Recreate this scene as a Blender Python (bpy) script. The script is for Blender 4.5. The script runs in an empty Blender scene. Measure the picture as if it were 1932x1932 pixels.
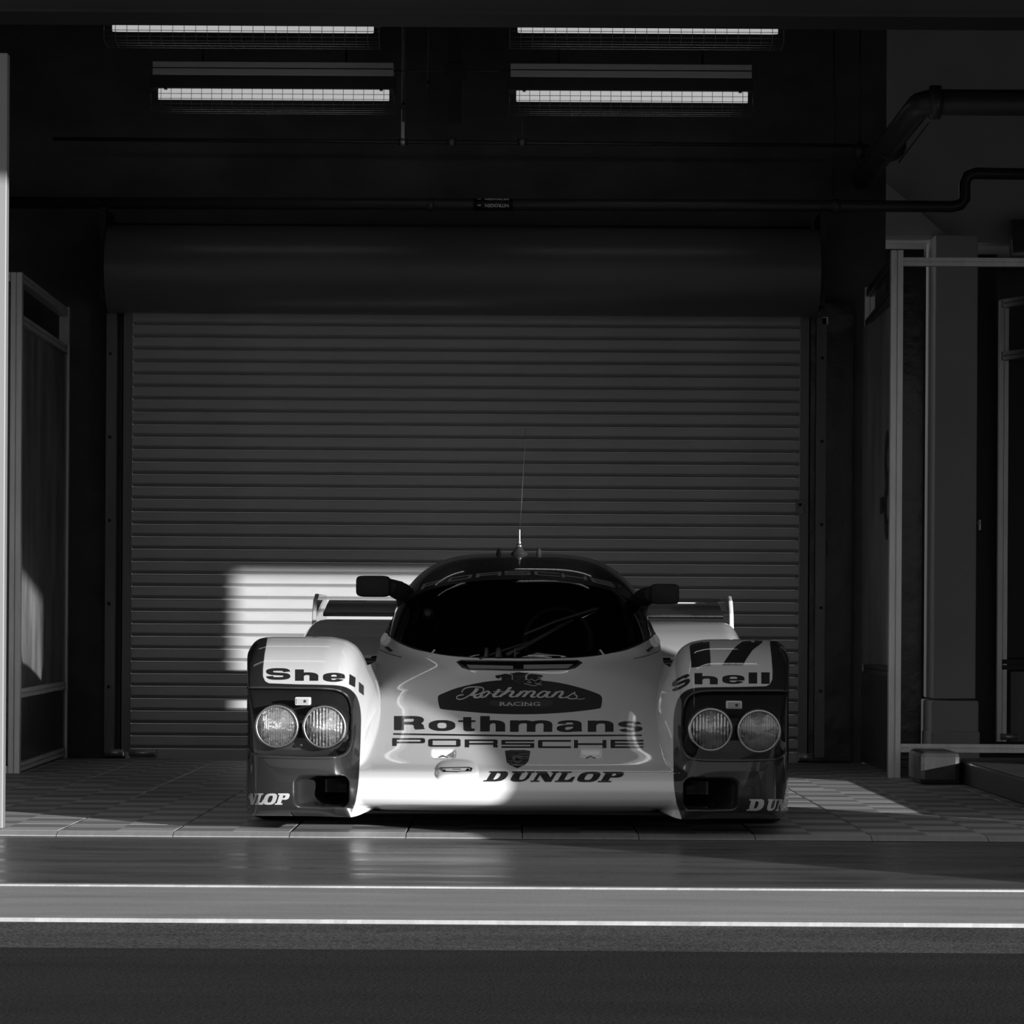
import bpy, bmesh, math, random
import numpy as np
from mathutils import Vector, Matrix
from mathutils.geometry import tessellate_polygon

# ---------------------------------------------------------------- camera, sky, sun, exposure
S = bpy.context.scene
COL = S.collection
F, CX, CY, ROLL, HCAM = 6700.0, 966.0, 1190.0, 0.006, 0.716
cam = bpy.data.cameras.new('camera'); camo = bpy.data.objects.new('camera', cam); COL.objects.link(camo)
camo.location = (0, 0, HCAM); camo.rotation_euler = (math.pi/2, -ROLL, 0)
cam.sensor_width = 36; cam.lens = 36*F/1932; cam.shift_y = (CY-966)/1932; cam.clip_end = 400
S.camera = camo
vs = S.view_settings
vs.view_transform = 'Standard'; vs.look = 'None'; vs.exposure = 0.0; vs.gamma = 1.0; vs.use_curve_mapping = False
w = bpy.data.worlds.new('sky'); S.world = w; w.use_nodes = True
nt = w.node_tree; nt.nodes.clear()
tc = nt.nodes.new('ShaderNodeTexCoord'); sx = nt.nodes.new('ShaderNodeSeparateXYZ')
rp = nt.nodes.new('ShaderNodeValToRGB'); bg = nt.nodes.new('ShaderNodeBackground'); ow = nt.nodes.new('ShaderNodeOutputWorld')
nt.links.new(tc.outputs['Generated'], sx.inputs[0]); nt.links.new(sx.outputs['Z'], rp.inputs[0])
rp.color_ramp.elements[0].position = 0.0; rp.color_ramp.elements[0].color = (1, 1, 1, 1)
rp.color_ramp.elements[1].position = 0.8; rp.color_ramp.elements[1].color = (.8, .8, .8, 1)
nt.links.new(rp.outputs[0], bg.inputs[0]); bg.inputs[1].default_value = 0.41
nt.links.new(bg.outputs[0], ow.inputs[0])
SUN_DIR = Vector((-0.625, 0.78, -0.130))
sun = bpy.data.lights.new('sun', 'SUN'); suno = bpy.data.objects.new('sun', sun); COL.objects.link(suno)
sun.energy = 7.0; sun.angle = math.radians(0.30); suno.rotation_euler = SUN_DIR.to_track_quat('-Z', 'Y').to_euler()
suno.location = (12, -14, 6)
S.cycles.max_bounces = 6; S.cycles.transparent_max_bounces = 16; S.cycles.glossy_bounces = 4
S.cycles.sample_clamp_indirect = 4.0

def unroll(px, py):
    dx, dy = px-CX, py-CY
    return dx + dy*ROLL, dy - dx*ROLL
def at(px, py, Y):                       # a pixel at depth Y -> world point
    u, v = unroll(px, py)
    return Vector((u*Y/F, Y, HCAM - v*Y/F))
def ground_y(px, py, z=0.0):
    u, v = unroll(px, py); return (HCAM-z)*F/v

# ---------------------------------------------------------------- helpers
MATS = {}
def mat(name, base=.5, rough=.5, metal=0.0, coat=0.0, emit=0.0, noise=None, bump=None, spec=.5, alpha=None):
    if name in MATS: return MATS[name]
    m = bpy.data.materials.new(name); m.use_nodes = True; MATS[name] = m
    n = m.node_tree.nodes; l = m.node_tree.links; b = n['Principled BSDF']
    c = (base, base, base, 1)
    b.inputs['Base Color'].default_value = c; b.inputs['Roughness'].default_value = rough
    b.inputs['Metallic'].default_value = metal; b.inputs['Specular IOR Level'].default_value = spec
    b.inputs['Coat Weight'].default_value = coat; b.inputs['Coat Roughness'].default_value = .03
    if emit:
        b.inputs['Emission Color'].default_value = (1, 1, 1, 1); b.inputs['Emission Strength'].default_value = emit
    t = n.new('ShaderNodeTexCoord')
    if noise:                            # (scale xyz, low, high)
        sc, lo, hi = noise
        mp = n.new('ShaderNodeMapping'); mp.inputs['Scale'].default_value = sc
        nz = n.new('ShaderNodeTexNoise'); nz.inputs['Scale'].default_value = 1; nz.inputs['Detail'].default_value = 6
        nz.inputs['Roughness'].default_value = .6
        r = n.new('ShaderNodeMapRange'); r.inputs['From Min'].default_value = .3; r.inputs['From Max'].default_value = .7
        r.inputs['To Min'].default_value = lo; r.inputs['To Max'].default_value = hi
        l.new(t.outputs['Object'], mp.inputs[0]); l.new(mp.outputs[0], nz.inputs[0]); l.new(nz.outputs[0], r.inputs[0])
        cc = n.new('ShaderNodeCombineColor')
        for k in range(3): l.new(r.outputs[0], cc.inputs[k])
        l.new(cc.outputs[0], b.inputs['Base Color'])
    if bump:                             # (scale, strength, distance)
        nz2 = n.new('ShaderNodeTexNoise'); nz2.inputs['Scale'].default_value = bump[0]; nz2.inputs['Detail'].default_value = 5
        bp = n.new('ShaderNodeBump'); bp.inputs['Strength'].default_value = bump[1]; bp.inputs['Distance'].default_value = bump[2]
        l.new(t.outputs['Object'], nz2.inputs[0]); l.new(nz2.outputs[0], bp.inputs['Height']); l.new(bp.outputs[0], b.inputs['Normal'])
    return m

def clear(name, tint, rough=.0, gloss=.06, tex=None):
    """thin clear sheet: tinted transparency under a fresnel reflection"""
    m = bpy.data.materials.new(name); m.use_nodes = True; n = m.node_tree.nodes; l = m.node_tree.links; n.clear()
    o = n.new('ShaderNodeOutputMaterial'); mx = n.new('ShaderNodeMixShader'); tr = n.new('ShaderNodeBsdfTransparent')
    gl = n.new('ShaderNodeBsdfGlossy'); fr = n.new('ShaderNodeLayerWeight'); fr.inputs['Blend'].default_value = .35
    mr = n.new('ShaderNodeMapRange'); mr.inputs['To Min'].default_value = gloss; mr.inputs['To Max'].default_value = .8
    tr.inputs[0].default_value = (tint, tint, tint, 1); gl.inputs['Roughness'].default_value = rough
    pw = n.new('ShaderNodeMath'); pw.operation = 'POWER'; pw.inputs[1].default_value = 3.0
    l.new(fr.outputs['Facing'], pw.inputs[0]); l.new(pw.outputs[0], mr.inputs[0]); l.new(mr.outputs[0], mx.inputs[0])
    l.new(tr.outputs[0], mx.inputs[1]); l.new(gl.outputs[0], mx.inputs[2]); l.new(mx.outputs[0], o.inputs[0])
    MATS[name] = m; return m

class MB:
    def __init__(s): s.v = []; s.f = []; s.sm = []
    def add(s, vs, fs, smooth=False):
        b = len(s.v); s.v += [tuple(p) for p in vs]; s.f += [tuple(i+b for i in f) for f in fs]; s.sm += [smooth]*len(fs); return s
    def box(s, x0, x1, y0, y1, z0, z1):
        v = [(x, y, z) for x in (x0, x1) for y in (y0, y1) for z in (z0, z1)]
        return s.add(v, [(0,1,3,2),(4,6,7,5),(0,4,5,1),(2,3,7,6),(0,2,6,4),(1,5,7,3)])
    def bar(s, a, b, wx, wz):            # box bar between two points, wx across, wz other way
        a, b = Vector(a), Vector(b); d = (b-a).normalized()
        up = Vector((0,0,1)) if abs(d.z) < .9 else Vector((0,1,0))
        sx_ = d.cross(up).normalized()*wx/2; sz_ = d.cross(sx_).normalized()*wz/2
        v = [p+i*sx_+j*sz_ for p in (a, b) for i in (-1, 1) for j in (-1, 1)]
        return s.add(v, [(0,1,3,2),(4,6,7,5),(0,4,5,1),(2,3,7,6),(0,2,6,4),(1,5,7,3)])
    def tube(s, pts, r, n=10, cap=True, closed=False):
        pts = [Vector(p) for p in pts]; N = len(pts); rs = r if isinstance(r, (list, tuple)) else [r]*N
        vs = []; prev = None
        for i, p in enumerate(pts):
            if closed: t = (pts[(i+1) % N]-pts[i-1]).normalized()
            else: t = (pts[min(i+1, N-1)]-pts[max(i-1, 0)]).normalized()
            if prev is None:
                a = t.orthogonal().normalized()
            else: a = (prev - t*prev.dot(t)).normalized()
            prev = a; b = t.cross(a)
            vs += [p + rs[i]*(math.cos(2*math.pi*k/n)*a + math.sin(2*math.pi*k/n)*b) for k in range(n)]
        fs = []
        for i in range(N if closed else N-1):
            j = (i+1) % N
            fs += [(i*n+k, i*n+(k+1) % n, j*n+(k+1) % n, j*n+k) for k in range(n)]
        if cap and not closed: fs += [tuple(range(n-1, -1, -1)), tuple((N-1)*n+k for k in range(n))]
        return s.add(vs, fs, True)
    def lathe(s, prof, c, axis='y', n=32, cap=True):   # prof: (r, h) along the axis
        vs = []
        for r, h in prof:
            for k in range(n):
                a = 2*math.pi*k/n; u, v_ = r*math.cos(a), r*math.sin(a)
                vs.append({'y': (c[0]+u, c[1]+h, c[2]+v_), 'x': (c[0]+h, c[1]+u, c[2]+v_), 'z': (c[0]+u, c[1]+v_, c[2]+h)}[axis])
        fs = [(i*n+k, i*n+(k+1) % n, (i+1)*n+(k+1) % n, (i+1)*n+k) for i in range(len(prof)-1) for k in range(n)]
        if cap and prof[0][0] > 1e-4: fs.append(tuple(range(n-1, -1, -1)))
        if cap and prof[-1][0] > 1e-4: fs.append(tuple((len(prof)-1)*n+k for k in range(n)))
        return s.add(vs, fs, True)
    def prism(s, poly, axis, a0, a1):    # extrude a 2D outline
        def P(p, h): return {'x': (h, p[0], p[1]), 'y': (p[0], h, p[1]), 'z': (p[0], p[1], h)}[axis]
        n = len(poly); vs = [P(p, a0) for p in poly]+[P(p, a1) for p in poly]
        fs = [tuple(range(n)), tuple(range(2*n-1, n-1, -1))]+[(i, (i+1) % n, n+(i+1) % n, n+i) for i in range(n)]
        return s.add(vs, fs)
    def build(s, name, m, parent=None, bevel=0, at_=None):
        me = bpy.data.meshes.new(name); me.from_pydata(s.v, [], s.f)
        me.polygons.foreach_set('use_smooth', s.sm)
        if bevel or True:
            bm = bmesh.new(); bm.from_mesh(me); bmesh.ops.recalc_face_normals(bm, faces=bm.faces)
            if bevel:
                es = [e for e in bm.edges if len(e.link_faces) == 2 and e.calc_face_angle(0) > .6]
                bmesh.ops.bevel(bm, geom=es, offset=bevel, segments=2, affect='EDGES', profile=.5)
            bm.to_mesh(me); bm.free()
        return link(name, me, m, parent, at_)
def link(name, me, m, parent=None, at_=None):
    ms = m if isinstance(m, (list, tuple)) else [m]
    for k in ms: me.materials.append(MATS[k] if isinstance(k, str) else k)
    o = bpy.data.objects.new(name, me); COL.objects.link(o)
    if at_ is not None: o.location = at_
    if parent: o.parent = parent
    return o
def tag(o, label=None, cat=None, group=None, kind=None):
    for k, v in (('label', label), ('category', cat), ('group', group), ('kind', kind)):
        if v: o[k] = v
    return o
def empty(name, loc, rz=0.0):
    o = bpy.data.objects.new(name, None); COL.objects.link(o); o.location = loc; o.rotation_euler = (0, 0, rz)
    o.empty_display_size = .1; return o
def dup(root, loc=None, label=None, rz=None):
    r = root.copy(); COL.objects.link(r)
    if loc is not None: r.location = loc
    if rz is not None: r.rotation_euler = (0, 0, rz)
    if label: r['label'] = label
    for ch in list(root.children):
        c = ch.copy(); COL.objects.link(c); c.parent = r
        for g in ch.children:
            d = g.copy(); COL.objects.link(d); d.parent = c
    return r
# ---------------------------------------------------------------- materials of the place
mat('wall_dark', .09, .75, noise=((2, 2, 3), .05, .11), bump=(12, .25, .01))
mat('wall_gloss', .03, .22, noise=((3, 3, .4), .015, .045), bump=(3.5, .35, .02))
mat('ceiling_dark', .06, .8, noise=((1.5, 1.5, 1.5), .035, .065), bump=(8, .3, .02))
mat('concrete', .3, .8, noise=((1.6, 1.6, 1.2), .58, .70), bump=(30, .2, .006))
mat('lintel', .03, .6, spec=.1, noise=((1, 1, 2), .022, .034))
mat('slat_paint', .42, .42, noise=((1.2, 1, 6), .38, .50), bump=(60, .08, .002))
mat('hood_paint', .12, .33, noise=((1, 3, 3), .09, .12))
mat('rail_steel', .2, .45, noise=((8, 8, 1), .14, .22))
mat('alu', .62, .38, metal=.6, noise=((20, 20, 3), .5, .66))
mat('black', .012, .5)
mat('black_gloss', .012, .12)
mat('dark_metal', .05, .4, metal=.3)
mat('pipe_dark', .05, .4)
mat('steel', .5, .3, metal=1)
mat('chrome', .75, .08, metal=1)
mat('lamp_shell', .6, .45)
mat('tube_front', .8, .5, emit=.42)
mat('tube_below', .8, .5, emit=1.6)
mat('wire', .25, .4, metal=.7)
mat('white_print', .75, .5)
mat('platform', .012, .4, noise=((2, 2, 2), .04, .07), bump=(6, .25, .01))
mat('jamb', .22, .5)

def floor_mat(name, lo, hi, scale, rough, rlo, rhi, bump, speck=None, crack=False):
    m = mat(name, (lo+hi)/2, rough, noise=(scale, lo, hi), bump=bump, spec=.2)
    n = m.node_tree.nodes; l = m.node_tree.links; b = n['Principled BSDF']
    t = n.new('ShaderNodeTexCoord'); mp = n.new('ShaderNodeMapping'); mp.inputs['Scale'].default_value = (1.2, 5, 1)
    nz = n.new('ShaderNodeTexNoise'); nz.inputs['Scale'].default_value = 1.4; nz.inputs['Detail'].default_value = 7
    r = n.new('ShaderNodeMapRange'); r.inputs['From Min'].default_value = .35; r.inputs['From Max'].default_value = .65
    r.inputs['To Min'].default_value = rlo; r.inputs['To Max'].default_value = rhi
    l.new(t.outputs['Object'], mp.inputs[0]); l.new(mp.outputs[0], nz.inputs[0]); l.new(nz.outputs[0], r.inputs[0]); l.new(r.outputs[0], b.inputs['Roughness'])
    if speck:
        sc, lo2, hi2, amount = speck
        src = b.inputs['Base Color'].links[0].from_socket
        v = n.new('ShaderNodeTexNoise'); v.inputs['Scale'].default_value = sc; v.inputs['Detail'].default_value = 3
        l.new(t.outputs['Object'], v.inputs[0])
        mr = n.new('ShaderNodeMapRange'); mr.inputs['From Min'].default_value = .3; mr.inputs['From Max'].default_value = .72
        mr.inputs['To Min'].default_value = lo2; mr.inputs['To Max'].default_value = hi2
        l.new(v.outputs[0], mr.inputs[0])
        mx = n.new('ShaderNodeMix'); mx.data_type = 'RGBA'; mx.blend_type = 'MULTIPLY'; mx.inputs[0].default_value = amount
        l.new(src, mx.inputs[6]); cc = n.new('ShaderNodeCombineColor')
        for k in range(3): l.new(mr.outputs[0], cc.inputs[k])
        l.new(cc.outputs[0], mx.inputs[7]); l.new(mx.outputs[2], b.inputs['Base Color'])
    if crack:                            # one thin hairline, wandering across the strip
        src = b.inputs['Base Color'].links[0].from_socket
        sp = n.new('ShaderNodeSeparateXYZ'); l.new(t.outputs['Object'], sp.inputs[0])
        wn = n.new('ShaderNodeTexNoise'); wn.inputs['Scale'].default_value = 6; wn.inputs['Detail'].default_value = 4
        l.new(t.outputs['Object'], wn.inputs[0])
        a = n.new('ShaderNodeMath'); a.operation = 'MULTIPLY_ADD'; a.inputs[1].default_value = .22; l.new(wn.outputs[0], a.inputs[0]); l.new(sp.outputs['X'], a.inputs[2])
        s2 = n.new('ShaderNodeMath'); s2.operation = 'SUBTRACT'; s2.inputs[1].default_value = -.27; l.new(a.outputs[0], s2.inputs[0])
        ab = n.new('ShaderNodeMath'); ab.operation = 'ABSOLUTE'; l.new(s2.outputs[0], ab.inputs[0])
        lt = n.new('ShaderNodeMath'); lt.operation = 'LESS_THAN'; lt.inputs[1].default_value = .0016; l.new(ab.outputs[0], lt.inputs[0])
        mx = n.new('ShaderNodeMix'); mx.data_type = 'RGBA'; mx.inputs[7].default_value = (.42, .42, .42, 1)
        l.new(lt.outputs[0], mx.inputs[0]); l.new(src, mx.inputs[6]); l.new(mx.outputs[2], b.inputs['Base Color'])
    return m
floor_mat('apron', .09, .17, (.9, 3.5, 1), .3, .22, .42, (25, .05, .003), speck=(90, .8, 1.15, .8))
floor_mat('strip', .31, .43, (1.0, 5, 1), .5, .45, .65, (40, .12, .003), speck=(120, .8, 1.2, .8), crack=True)
floor_mat('asphalt_edge', .065, .12, (1.5, 5, 1), .85, .8, .95, (140, 1, .02), speck=(110, .25, 2.0, 1))
floor_mat('asphalt', .014, .025, (.8, 4, 1), .85, .8, .95, (120, .9, .010), speck=(130, .4, 1.6, 1))
floor_mat('subfloor', .06, .09, (1, 3, 1), .6, .5, .7, (25, .1, .003))
mat('kerb_paint', .5, .6, noise=((3, 3, 3), .26, .42), bump=(60, .4, .004))

def tile_mat():
    m = mat('tile', .2, .55, bump=(160, .2, .002)); n = m.node_tree.nodes; l = m.node_tree.links; b = n['Principled BSDF']
    t = n.new('ShaderNodeTexCoord'); c = n.new('ShaderNodeTexChecker'); c.inputs['Scale'].default_value = 5.0
    c.inputs[1].default_value = (.46, .46, .46, 1); c.inputs[2].default_value = (.27, .27, .27, 1)
    mp = n.new('ShaderNodeMapping'); mp.inputs['Location'].default_value = (0, 0, .05)
    l.new(t.outputs['Object'], mp.inputs[0]); l.new(mp.outputs[0], c.inputs[0])
    oi = n.new('ShaderNodeObjectInfo'); mr = n.new('ShaderNodeMapRange'); mr.inputs['To Min'].default_value = .8; mr.inputs['To Max'].default_value = 1.15
    l.new(oi.outputs['Random'], mr.inputs[0])
    mx = n.new('ShaderNodeMix'); mx.data_type = 'RGBA'; mx.blend_type = 'MULTIPLY'; mx.inputs[0].default_value = 1
    cc = n.new('ShaderNodeCombineColor')
    for k in range(3): l.new(mr.outputs[0], cc.inputs[k])
    l.new(c.outputs[0], mx.inputs[6]); l.new(cc.outputs[0], mx.inputs[7]); l.new(mx.outputs[2], b.inputs['Base Color'])
tile_mat()
mat('tile_edge', .30, .5, noise=((30, 2, 2), .27, .34))

def struct(mb, name, m, bevel=0, parent=None): return tag(mb.build(name, m, parent, bevel), kind='structure')

# ---------------------------------------------------------------- ground, from the lane to the back wall
struct(MB().box(-60, 60, -80, 8.02, -.3, -.006), 'ground_asphalt_lane', 'asphalt')
struct(MB().box(-60, 60, 8.02, 8.72, -.3, -.006), 'ground_asphalt_verge', 'asphalt_edge')
struct(MB().box(-30, 30, 8.78, 9.86, -.3, -.001), 'ground_concrete_strip', 'strip')
struct(MB().box(-30, 30, 9.90, 12.19, -.3, 0), 'floor_apron', 'apron')
random.seed(4)
def wobbly(y0, y1, z, name):
    top = []; N = 240
    mb = MB(); vs = []
    for i in range(N+1):
        x = -4 + 8*i/N; a = y0 + random.uniform(-.002, .002); b = y1 + random.uniform(-.002, .002)
        vs += [(x, a, -.05), (x, a+.008, z), (x, b, z), (x, b, -.05)]
    fs = [(4*i+k, 4*i+4+k, 4*i+5+k, 4*i+1+k) for i in range(N) for k in range(3)]
    mb.add(vs, fs); return struct(mb, name, 'kerb_paint')
wobbly(8.715, 8.79, .004, 'trim_1'); wobbly(9.855, 9.91, .004, 'trim_2')
fl = struct(MB().box(-9, 9, 12.19, 21.5, -.3, .002), 'floor', 'subfloor')

def tile_mesh(w_, d_, h):
    c = .004; v = [(sx*w_/2, sy*d_/2, 0) for sx, sy in ((-1,-1),(1,-1),(1,1),(-1,1))]
    v += [(sx*(w_/2), sy*(d_/2), h-c) for sx, sy in ((-1,-1),(1,-1),(1,1),(-1,1))]
    v += [(sx*(w_/2-c), sy*(d_/2-c), h) for sx, sy in ((-1,-1),(1,-1),(1,1),(-1,1))]
    f = [(0,1,5,4),(1,2,6,5),(2,3,7,6),(3,0,4,7),(4,5,9,8),(5,6,10,9),(6,7,11,10),(7,4,8,11),(8,9,10,11),(3,2,1,0)]
    return v, f
TV, TF = tile_mesh(.397, .397, .016)
tm = bpy.data.meshes.new('tile'); tm.from_pydata(TV, [], TF); tm.materials.append(MATS['tile'])
rest = MB()
for r in range(17):
    y = 12.245+.2+.4*r
    for k in range(-14, 12):
        x = .04+.2+.4*k
        if r < 9 and abs(x) < .15*y+.45:
            o = bpy.data.objects.new('tile', tm); COL.objects.link(o); o.location = (x, y, .002); o.parent = fl
        else: rest.add([(a+x, b+y, c+.002) for a, b, c in TV], TF)
tag(rest.build('tile_field', 'tile', fl), kind='stuff')
er = bpy.data.meshes.new('edge_ramp')
er.from_pydata([(-.1985,-.03,0),(.1985,-.03,0),(.1985,-.03,.003),(-.1985,-.03,.003),(-.1985,.028,.016),(.1985,.028,.016),(-.1985,.028,0),(.1985,.028,0)], [],
               [(0,1,2,3),(3,2,5,4),(4,5,7,6),(0,3,4,6),(1,7,5,2),(0,6,7,1)])
er.materials.append(MATS['tile_edge'])
for k in range(-7, 7):
    o = bpy.data.objects.new('edge_ramp', er); COL.objects.link(o); o.location = (.04+.2+.4*k, 12.215, .002); o.parent = fl

# ---------------------------------------------------------------- shell of the bay
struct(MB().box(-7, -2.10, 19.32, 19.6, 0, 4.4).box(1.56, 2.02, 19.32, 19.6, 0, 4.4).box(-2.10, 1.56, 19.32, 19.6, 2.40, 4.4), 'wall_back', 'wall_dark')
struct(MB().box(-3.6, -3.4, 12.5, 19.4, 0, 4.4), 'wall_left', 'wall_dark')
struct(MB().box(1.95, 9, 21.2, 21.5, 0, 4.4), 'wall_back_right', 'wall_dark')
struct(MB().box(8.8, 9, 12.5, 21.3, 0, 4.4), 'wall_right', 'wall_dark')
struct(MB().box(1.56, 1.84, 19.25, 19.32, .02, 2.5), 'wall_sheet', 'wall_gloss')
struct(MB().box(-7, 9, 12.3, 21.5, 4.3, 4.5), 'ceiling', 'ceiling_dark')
for k, y in enumerate((14.6, 16.6, 18.4)):
    struct(MB().box(-7, 9, y, y+.22, 3.95, 4.3), 'trim_%d' % (3+k), 'ceiling_dark')
# lintel over the mouth of the bay
zl = at(500, 26, 12.3).z
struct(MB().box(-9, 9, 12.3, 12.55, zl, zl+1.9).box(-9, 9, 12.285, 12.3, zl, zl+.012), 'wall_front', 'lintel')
struct(MB().box(-1.86, -1.7706, 12.38, 12.44, 0, 2.72), 'trim_6', 'jamb', .004)
# pale concrete beam and column on the right, with its swollen foot
struct(MB().box(2.05, 9, 20.35, 21.1, 2.95, 4.3), 'wall_beam', 'concrete', .02)
struct(MB().prism([(2.05, 2.95), (2.05, 3.3), (2.45, 2.95)], 'y', 20.0, 20.35).box(2.36, 2.60, 19.9, 20.35, .35, 2.95), 'wall_column', 'concrete', .008)
struct(MB().box(2.34, 2.62, 19.85, 20.4, 0, .17).box(2.345, 2.615, 19.87, 20.38, .16, .34), 'trim_7', 'concrete', .012)

# ---------------------------------------------------------------- roller shutter in the back wall
DY = 19.22
sh = tag(empty('door_1', (-.27, DY, 0)), kind='structure')
def loc(x): return x+.27
n_sl = 36; ph = 2.435/n_sl
prof = [(.016, 0), (.014, .003), (-.013, .0185), (-.015, .022), (-.015, .061), (-.013, .0640), (.013, .058), (.014, .0668)]
smv = []; x0, x1 = loc(-2.06), loc(1.55)
for x in (x0, x1):
    for y, z in prof: smv.append((x, y, z))
    for y, z in reversed(prof): smv.append((x, y+.006, z))
npf = len(prof)*2
smf = [tuple(range(npf)), tuple(range(2*npf-1, npf-1, -1))]+[(i, (i+1) % npf, npf+(i+1) % npf, npf+i) for i in range(npf)]
slm = bpy.data.meshes.new('slat'); slm.from_pydata(smv, [], smf)
bm_ = bmesh.new(); bm_.from_mesh(slm); bmesh.ops.recalc_face_normals(bm_, faces=bm_.faces); bm_.to_mesh(slm); bm_.free()
slm.materials.append(MATS['slat_paint'])
for i in range(n_sl):
    if i == 0: continue
    o = bpy.data.objects.new('slat', slm); COL.objects.link(o); o.parent = sh; o.location = (0, 0, i*ph*.997)
MB().box(x0, x1, -.018, .012, .012, .064).box(x0, x1, -.03, .012, .004, .016).build('bottom_bar', 'slat_paint', sh, .002)
for s, xa in ((-1, -2.06), (1, 1.55)):
    a = loc(xa); 
    MB().box(a if s > 0 else a-.055, a+.055 if s > 0 else a, -.045, -.02, .05, 2.45).box(a+s*.05-.004, a+s*.05+.004, -.045, .06, .05, 2.45).build('guide_rail', 'rail_steel', sh)
    c = a+s*.115
    MB().box(c-.028, c+.028, -.02, .02, .04, 2.42).build('angle_post', 'rail_steel', sh, .002)
    for z in (.4, .85, 1.3, 1.75, 2.2):
        MB().lathe([(.009, -.008), (.009, 0), (.004, .002)][::-1], (c+.004*s, -.02, z), 'y', 8).build('bolt', 'dark_metal', sh)
for xa, xb in ((loc(-2.20), loc(-2.085)), (loc(-2.075), loc(-1.91)), (loc(1.54), loc(1.635))):
    b = MB().tube([(xa+.012, -.06, .045), (xb-.012, -.06, .045)], .017, 12).box(xa+.01, xb-.01, -.06, .0, .028, .062)
    b.build('floor_latch', 'alu', sh)
# rolled-up coil housing
hx0, hx1 = loc(-2.165), loc(1.62); HR = .235
hp = [(0-.25+HR*math.cos(a)*1.0, 2.635+HR*math.sin(a)) for a in [math.radians(d) for d in range(60, 301, 8)]]
hp = hp+[(0.02, 2.635-HR*.87), (0.02, 2.635+HR*.87)]
hm = MB(); n = len(hp)
hm.add([(hx0, y, z) for y, z in hp]+[(hx1, y, z) for y, z in hp], [(i, i+1, n+i+1, n+i) for i in range(n-1)], True)
hm.add([(hx0, y, z) for y, z in hp], [tuple(range(n))]); hm.add([(hx1, y, z) for y, z in hp], [tuple(range(n))])
hm.build('coil_housing', 'hood_paint', sh)
MB().box(loc(-2.1), loc(1.58), -.05, .0, 2.42, 2.44).build('header_lip', 'black', sh)
for xa in (hx0-.03, hx1+.002): MB().box(xa, xa+.028, -.40, .02, 2.45, 2.95).build('end_bracket', 'black', sh)

# small things on the back wall
p = at(1557, 605, 19.2)
o = MB().box(-.017, .017, -.02, .05, -.022, .022).build('junction_box', 'alu', None, .003, (p.x, 19.22, p.z)); tag(o, 'small pale square box on the wall beside the top right corner of the shutter', 'electrical box')
p = at(1511, 955, 19.1)
t = tag(empty('key_switch', (p.x, 19.175, p.z)), 'small key switch plate on the right guide rail of the shutter', 'switch')
MB().box(-.022, .022, -.012, 0, -.04, .03).build('plate', 'rail_steel', t, .002); MB().lathe([(0, -.02), (.009, -.02), (.009, -.01)], (0, 0, .01), 'y', 12).build('keyhole', 'black', t)
p = at(1553, 1036, 19.2)
t = tag(empty('wall_socket', (p.x, 19.25, p.z)), 'dark socket box low on the back wall right of the shutter', 'socket')
MB().box(-.025, .025, -.03, 0, -.045, .045).build('housing', 'dark_metal', t, .004)
for dz in (-.02, .02): MB().lathe([(0, -.036), (.012, -.036), (.012, -.028)], (0, 0, dz), 'y', 12).build('outlet', 'rail_steel', t)

# ---------------------------------------------------------------- caged strip lights under the ceiling
def strip_light(px0, px1, pyt, Yd, label):
    a, b = at(px0, pyt, Yd), at(px1, pyt, Yd); L = b.x-a.x; z0 = a.z     # z0: top edge of the glowing lens
    t = tag(empty('strip_light', ((a.x+b.x)/2, Yd, z0)), label, 'light', 'caged strip lights')
    h = L/2
    MB().box(-h, h, .02, .20, .075, .135).build('housing', 'lamp_shell', t, .006)
    MB().box(-h, h, -.01, .03, .108, .138).build('upper_lip', 'lamp_shell', t, .003)
    MB().box(-h, h, -.02, .03, .068, .102).build('lower_lip', 'lamp_shell', t, .003)
    MB().box(-h-.012, h+.006, -.015, .19, .0, .068).build('reflector', 'dark_metal', t, .003)
    le = MB().box(-h+.03, h-.02, -.02, -.008, -.058, -.002).build('lens', 'tube_front', t, .004)
    MB().box(-h+.035, h-.025, -.004, .14, -.016, -.002).build('tray', 'dark_metal', t); MB().tube([(-h+.04, .04, -.040), (h-.03, .04, -.040)], .008, 8).build('tube', 'tube_below', t); MB().tube([(-h+.04, .085, -.034), (h-.03, .085, -.034)], .008, 8).build('tube', 'tube_below', t)
    cg = MB(); n = 24; r = .0014
    for i in range(n+1):
        x = -h-.005+(L+.01)*i/n
        cg.tube([(x, -.035, .004), (x, -.037, -.055), (x, -.03, -.10), (x, .14, -.105)], r, 5)
    for y, z in ((-.037, -.03), (-.037, -.055), (-.034, -.082), (-.03, -.10), (.03, -.102), (.085, -.104), (.14, -.105)):
        cg.tube([(-h-.006, y, z), (h+.006, y, z)], r, 5)
    cg.build('wire_cage', 'wire', t)
    for x in (-h+.07, h-.06): MB().box(x-.008, x+.008, -.045, -.02, -.01, .012).build('clip', 'dark_metal', t)
    for x in (-h*.6, h*.6): MB().tube([(x, .1, .135), (x, .1, 4.3-z0)], .006, 6).build('hanger_rod', 'dark_metal', t)
    return t
strip_light(200, 714, 36, 15.9, 'caged strip light near the lintel, left of the dark hanging post')
strip_light(964, 1476, 38, 15.9, 'caged strip light near the lintel, right of the dark hanging post')
strip_light(288, 742, 167, 18.1, 'lower caged strip light with exposed pale housing, left of the hanging post')
strip_light(963, 1418, 171, 18.1, 'lower caged strip light with exposed pale housing, right of the hanging post')

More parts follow.
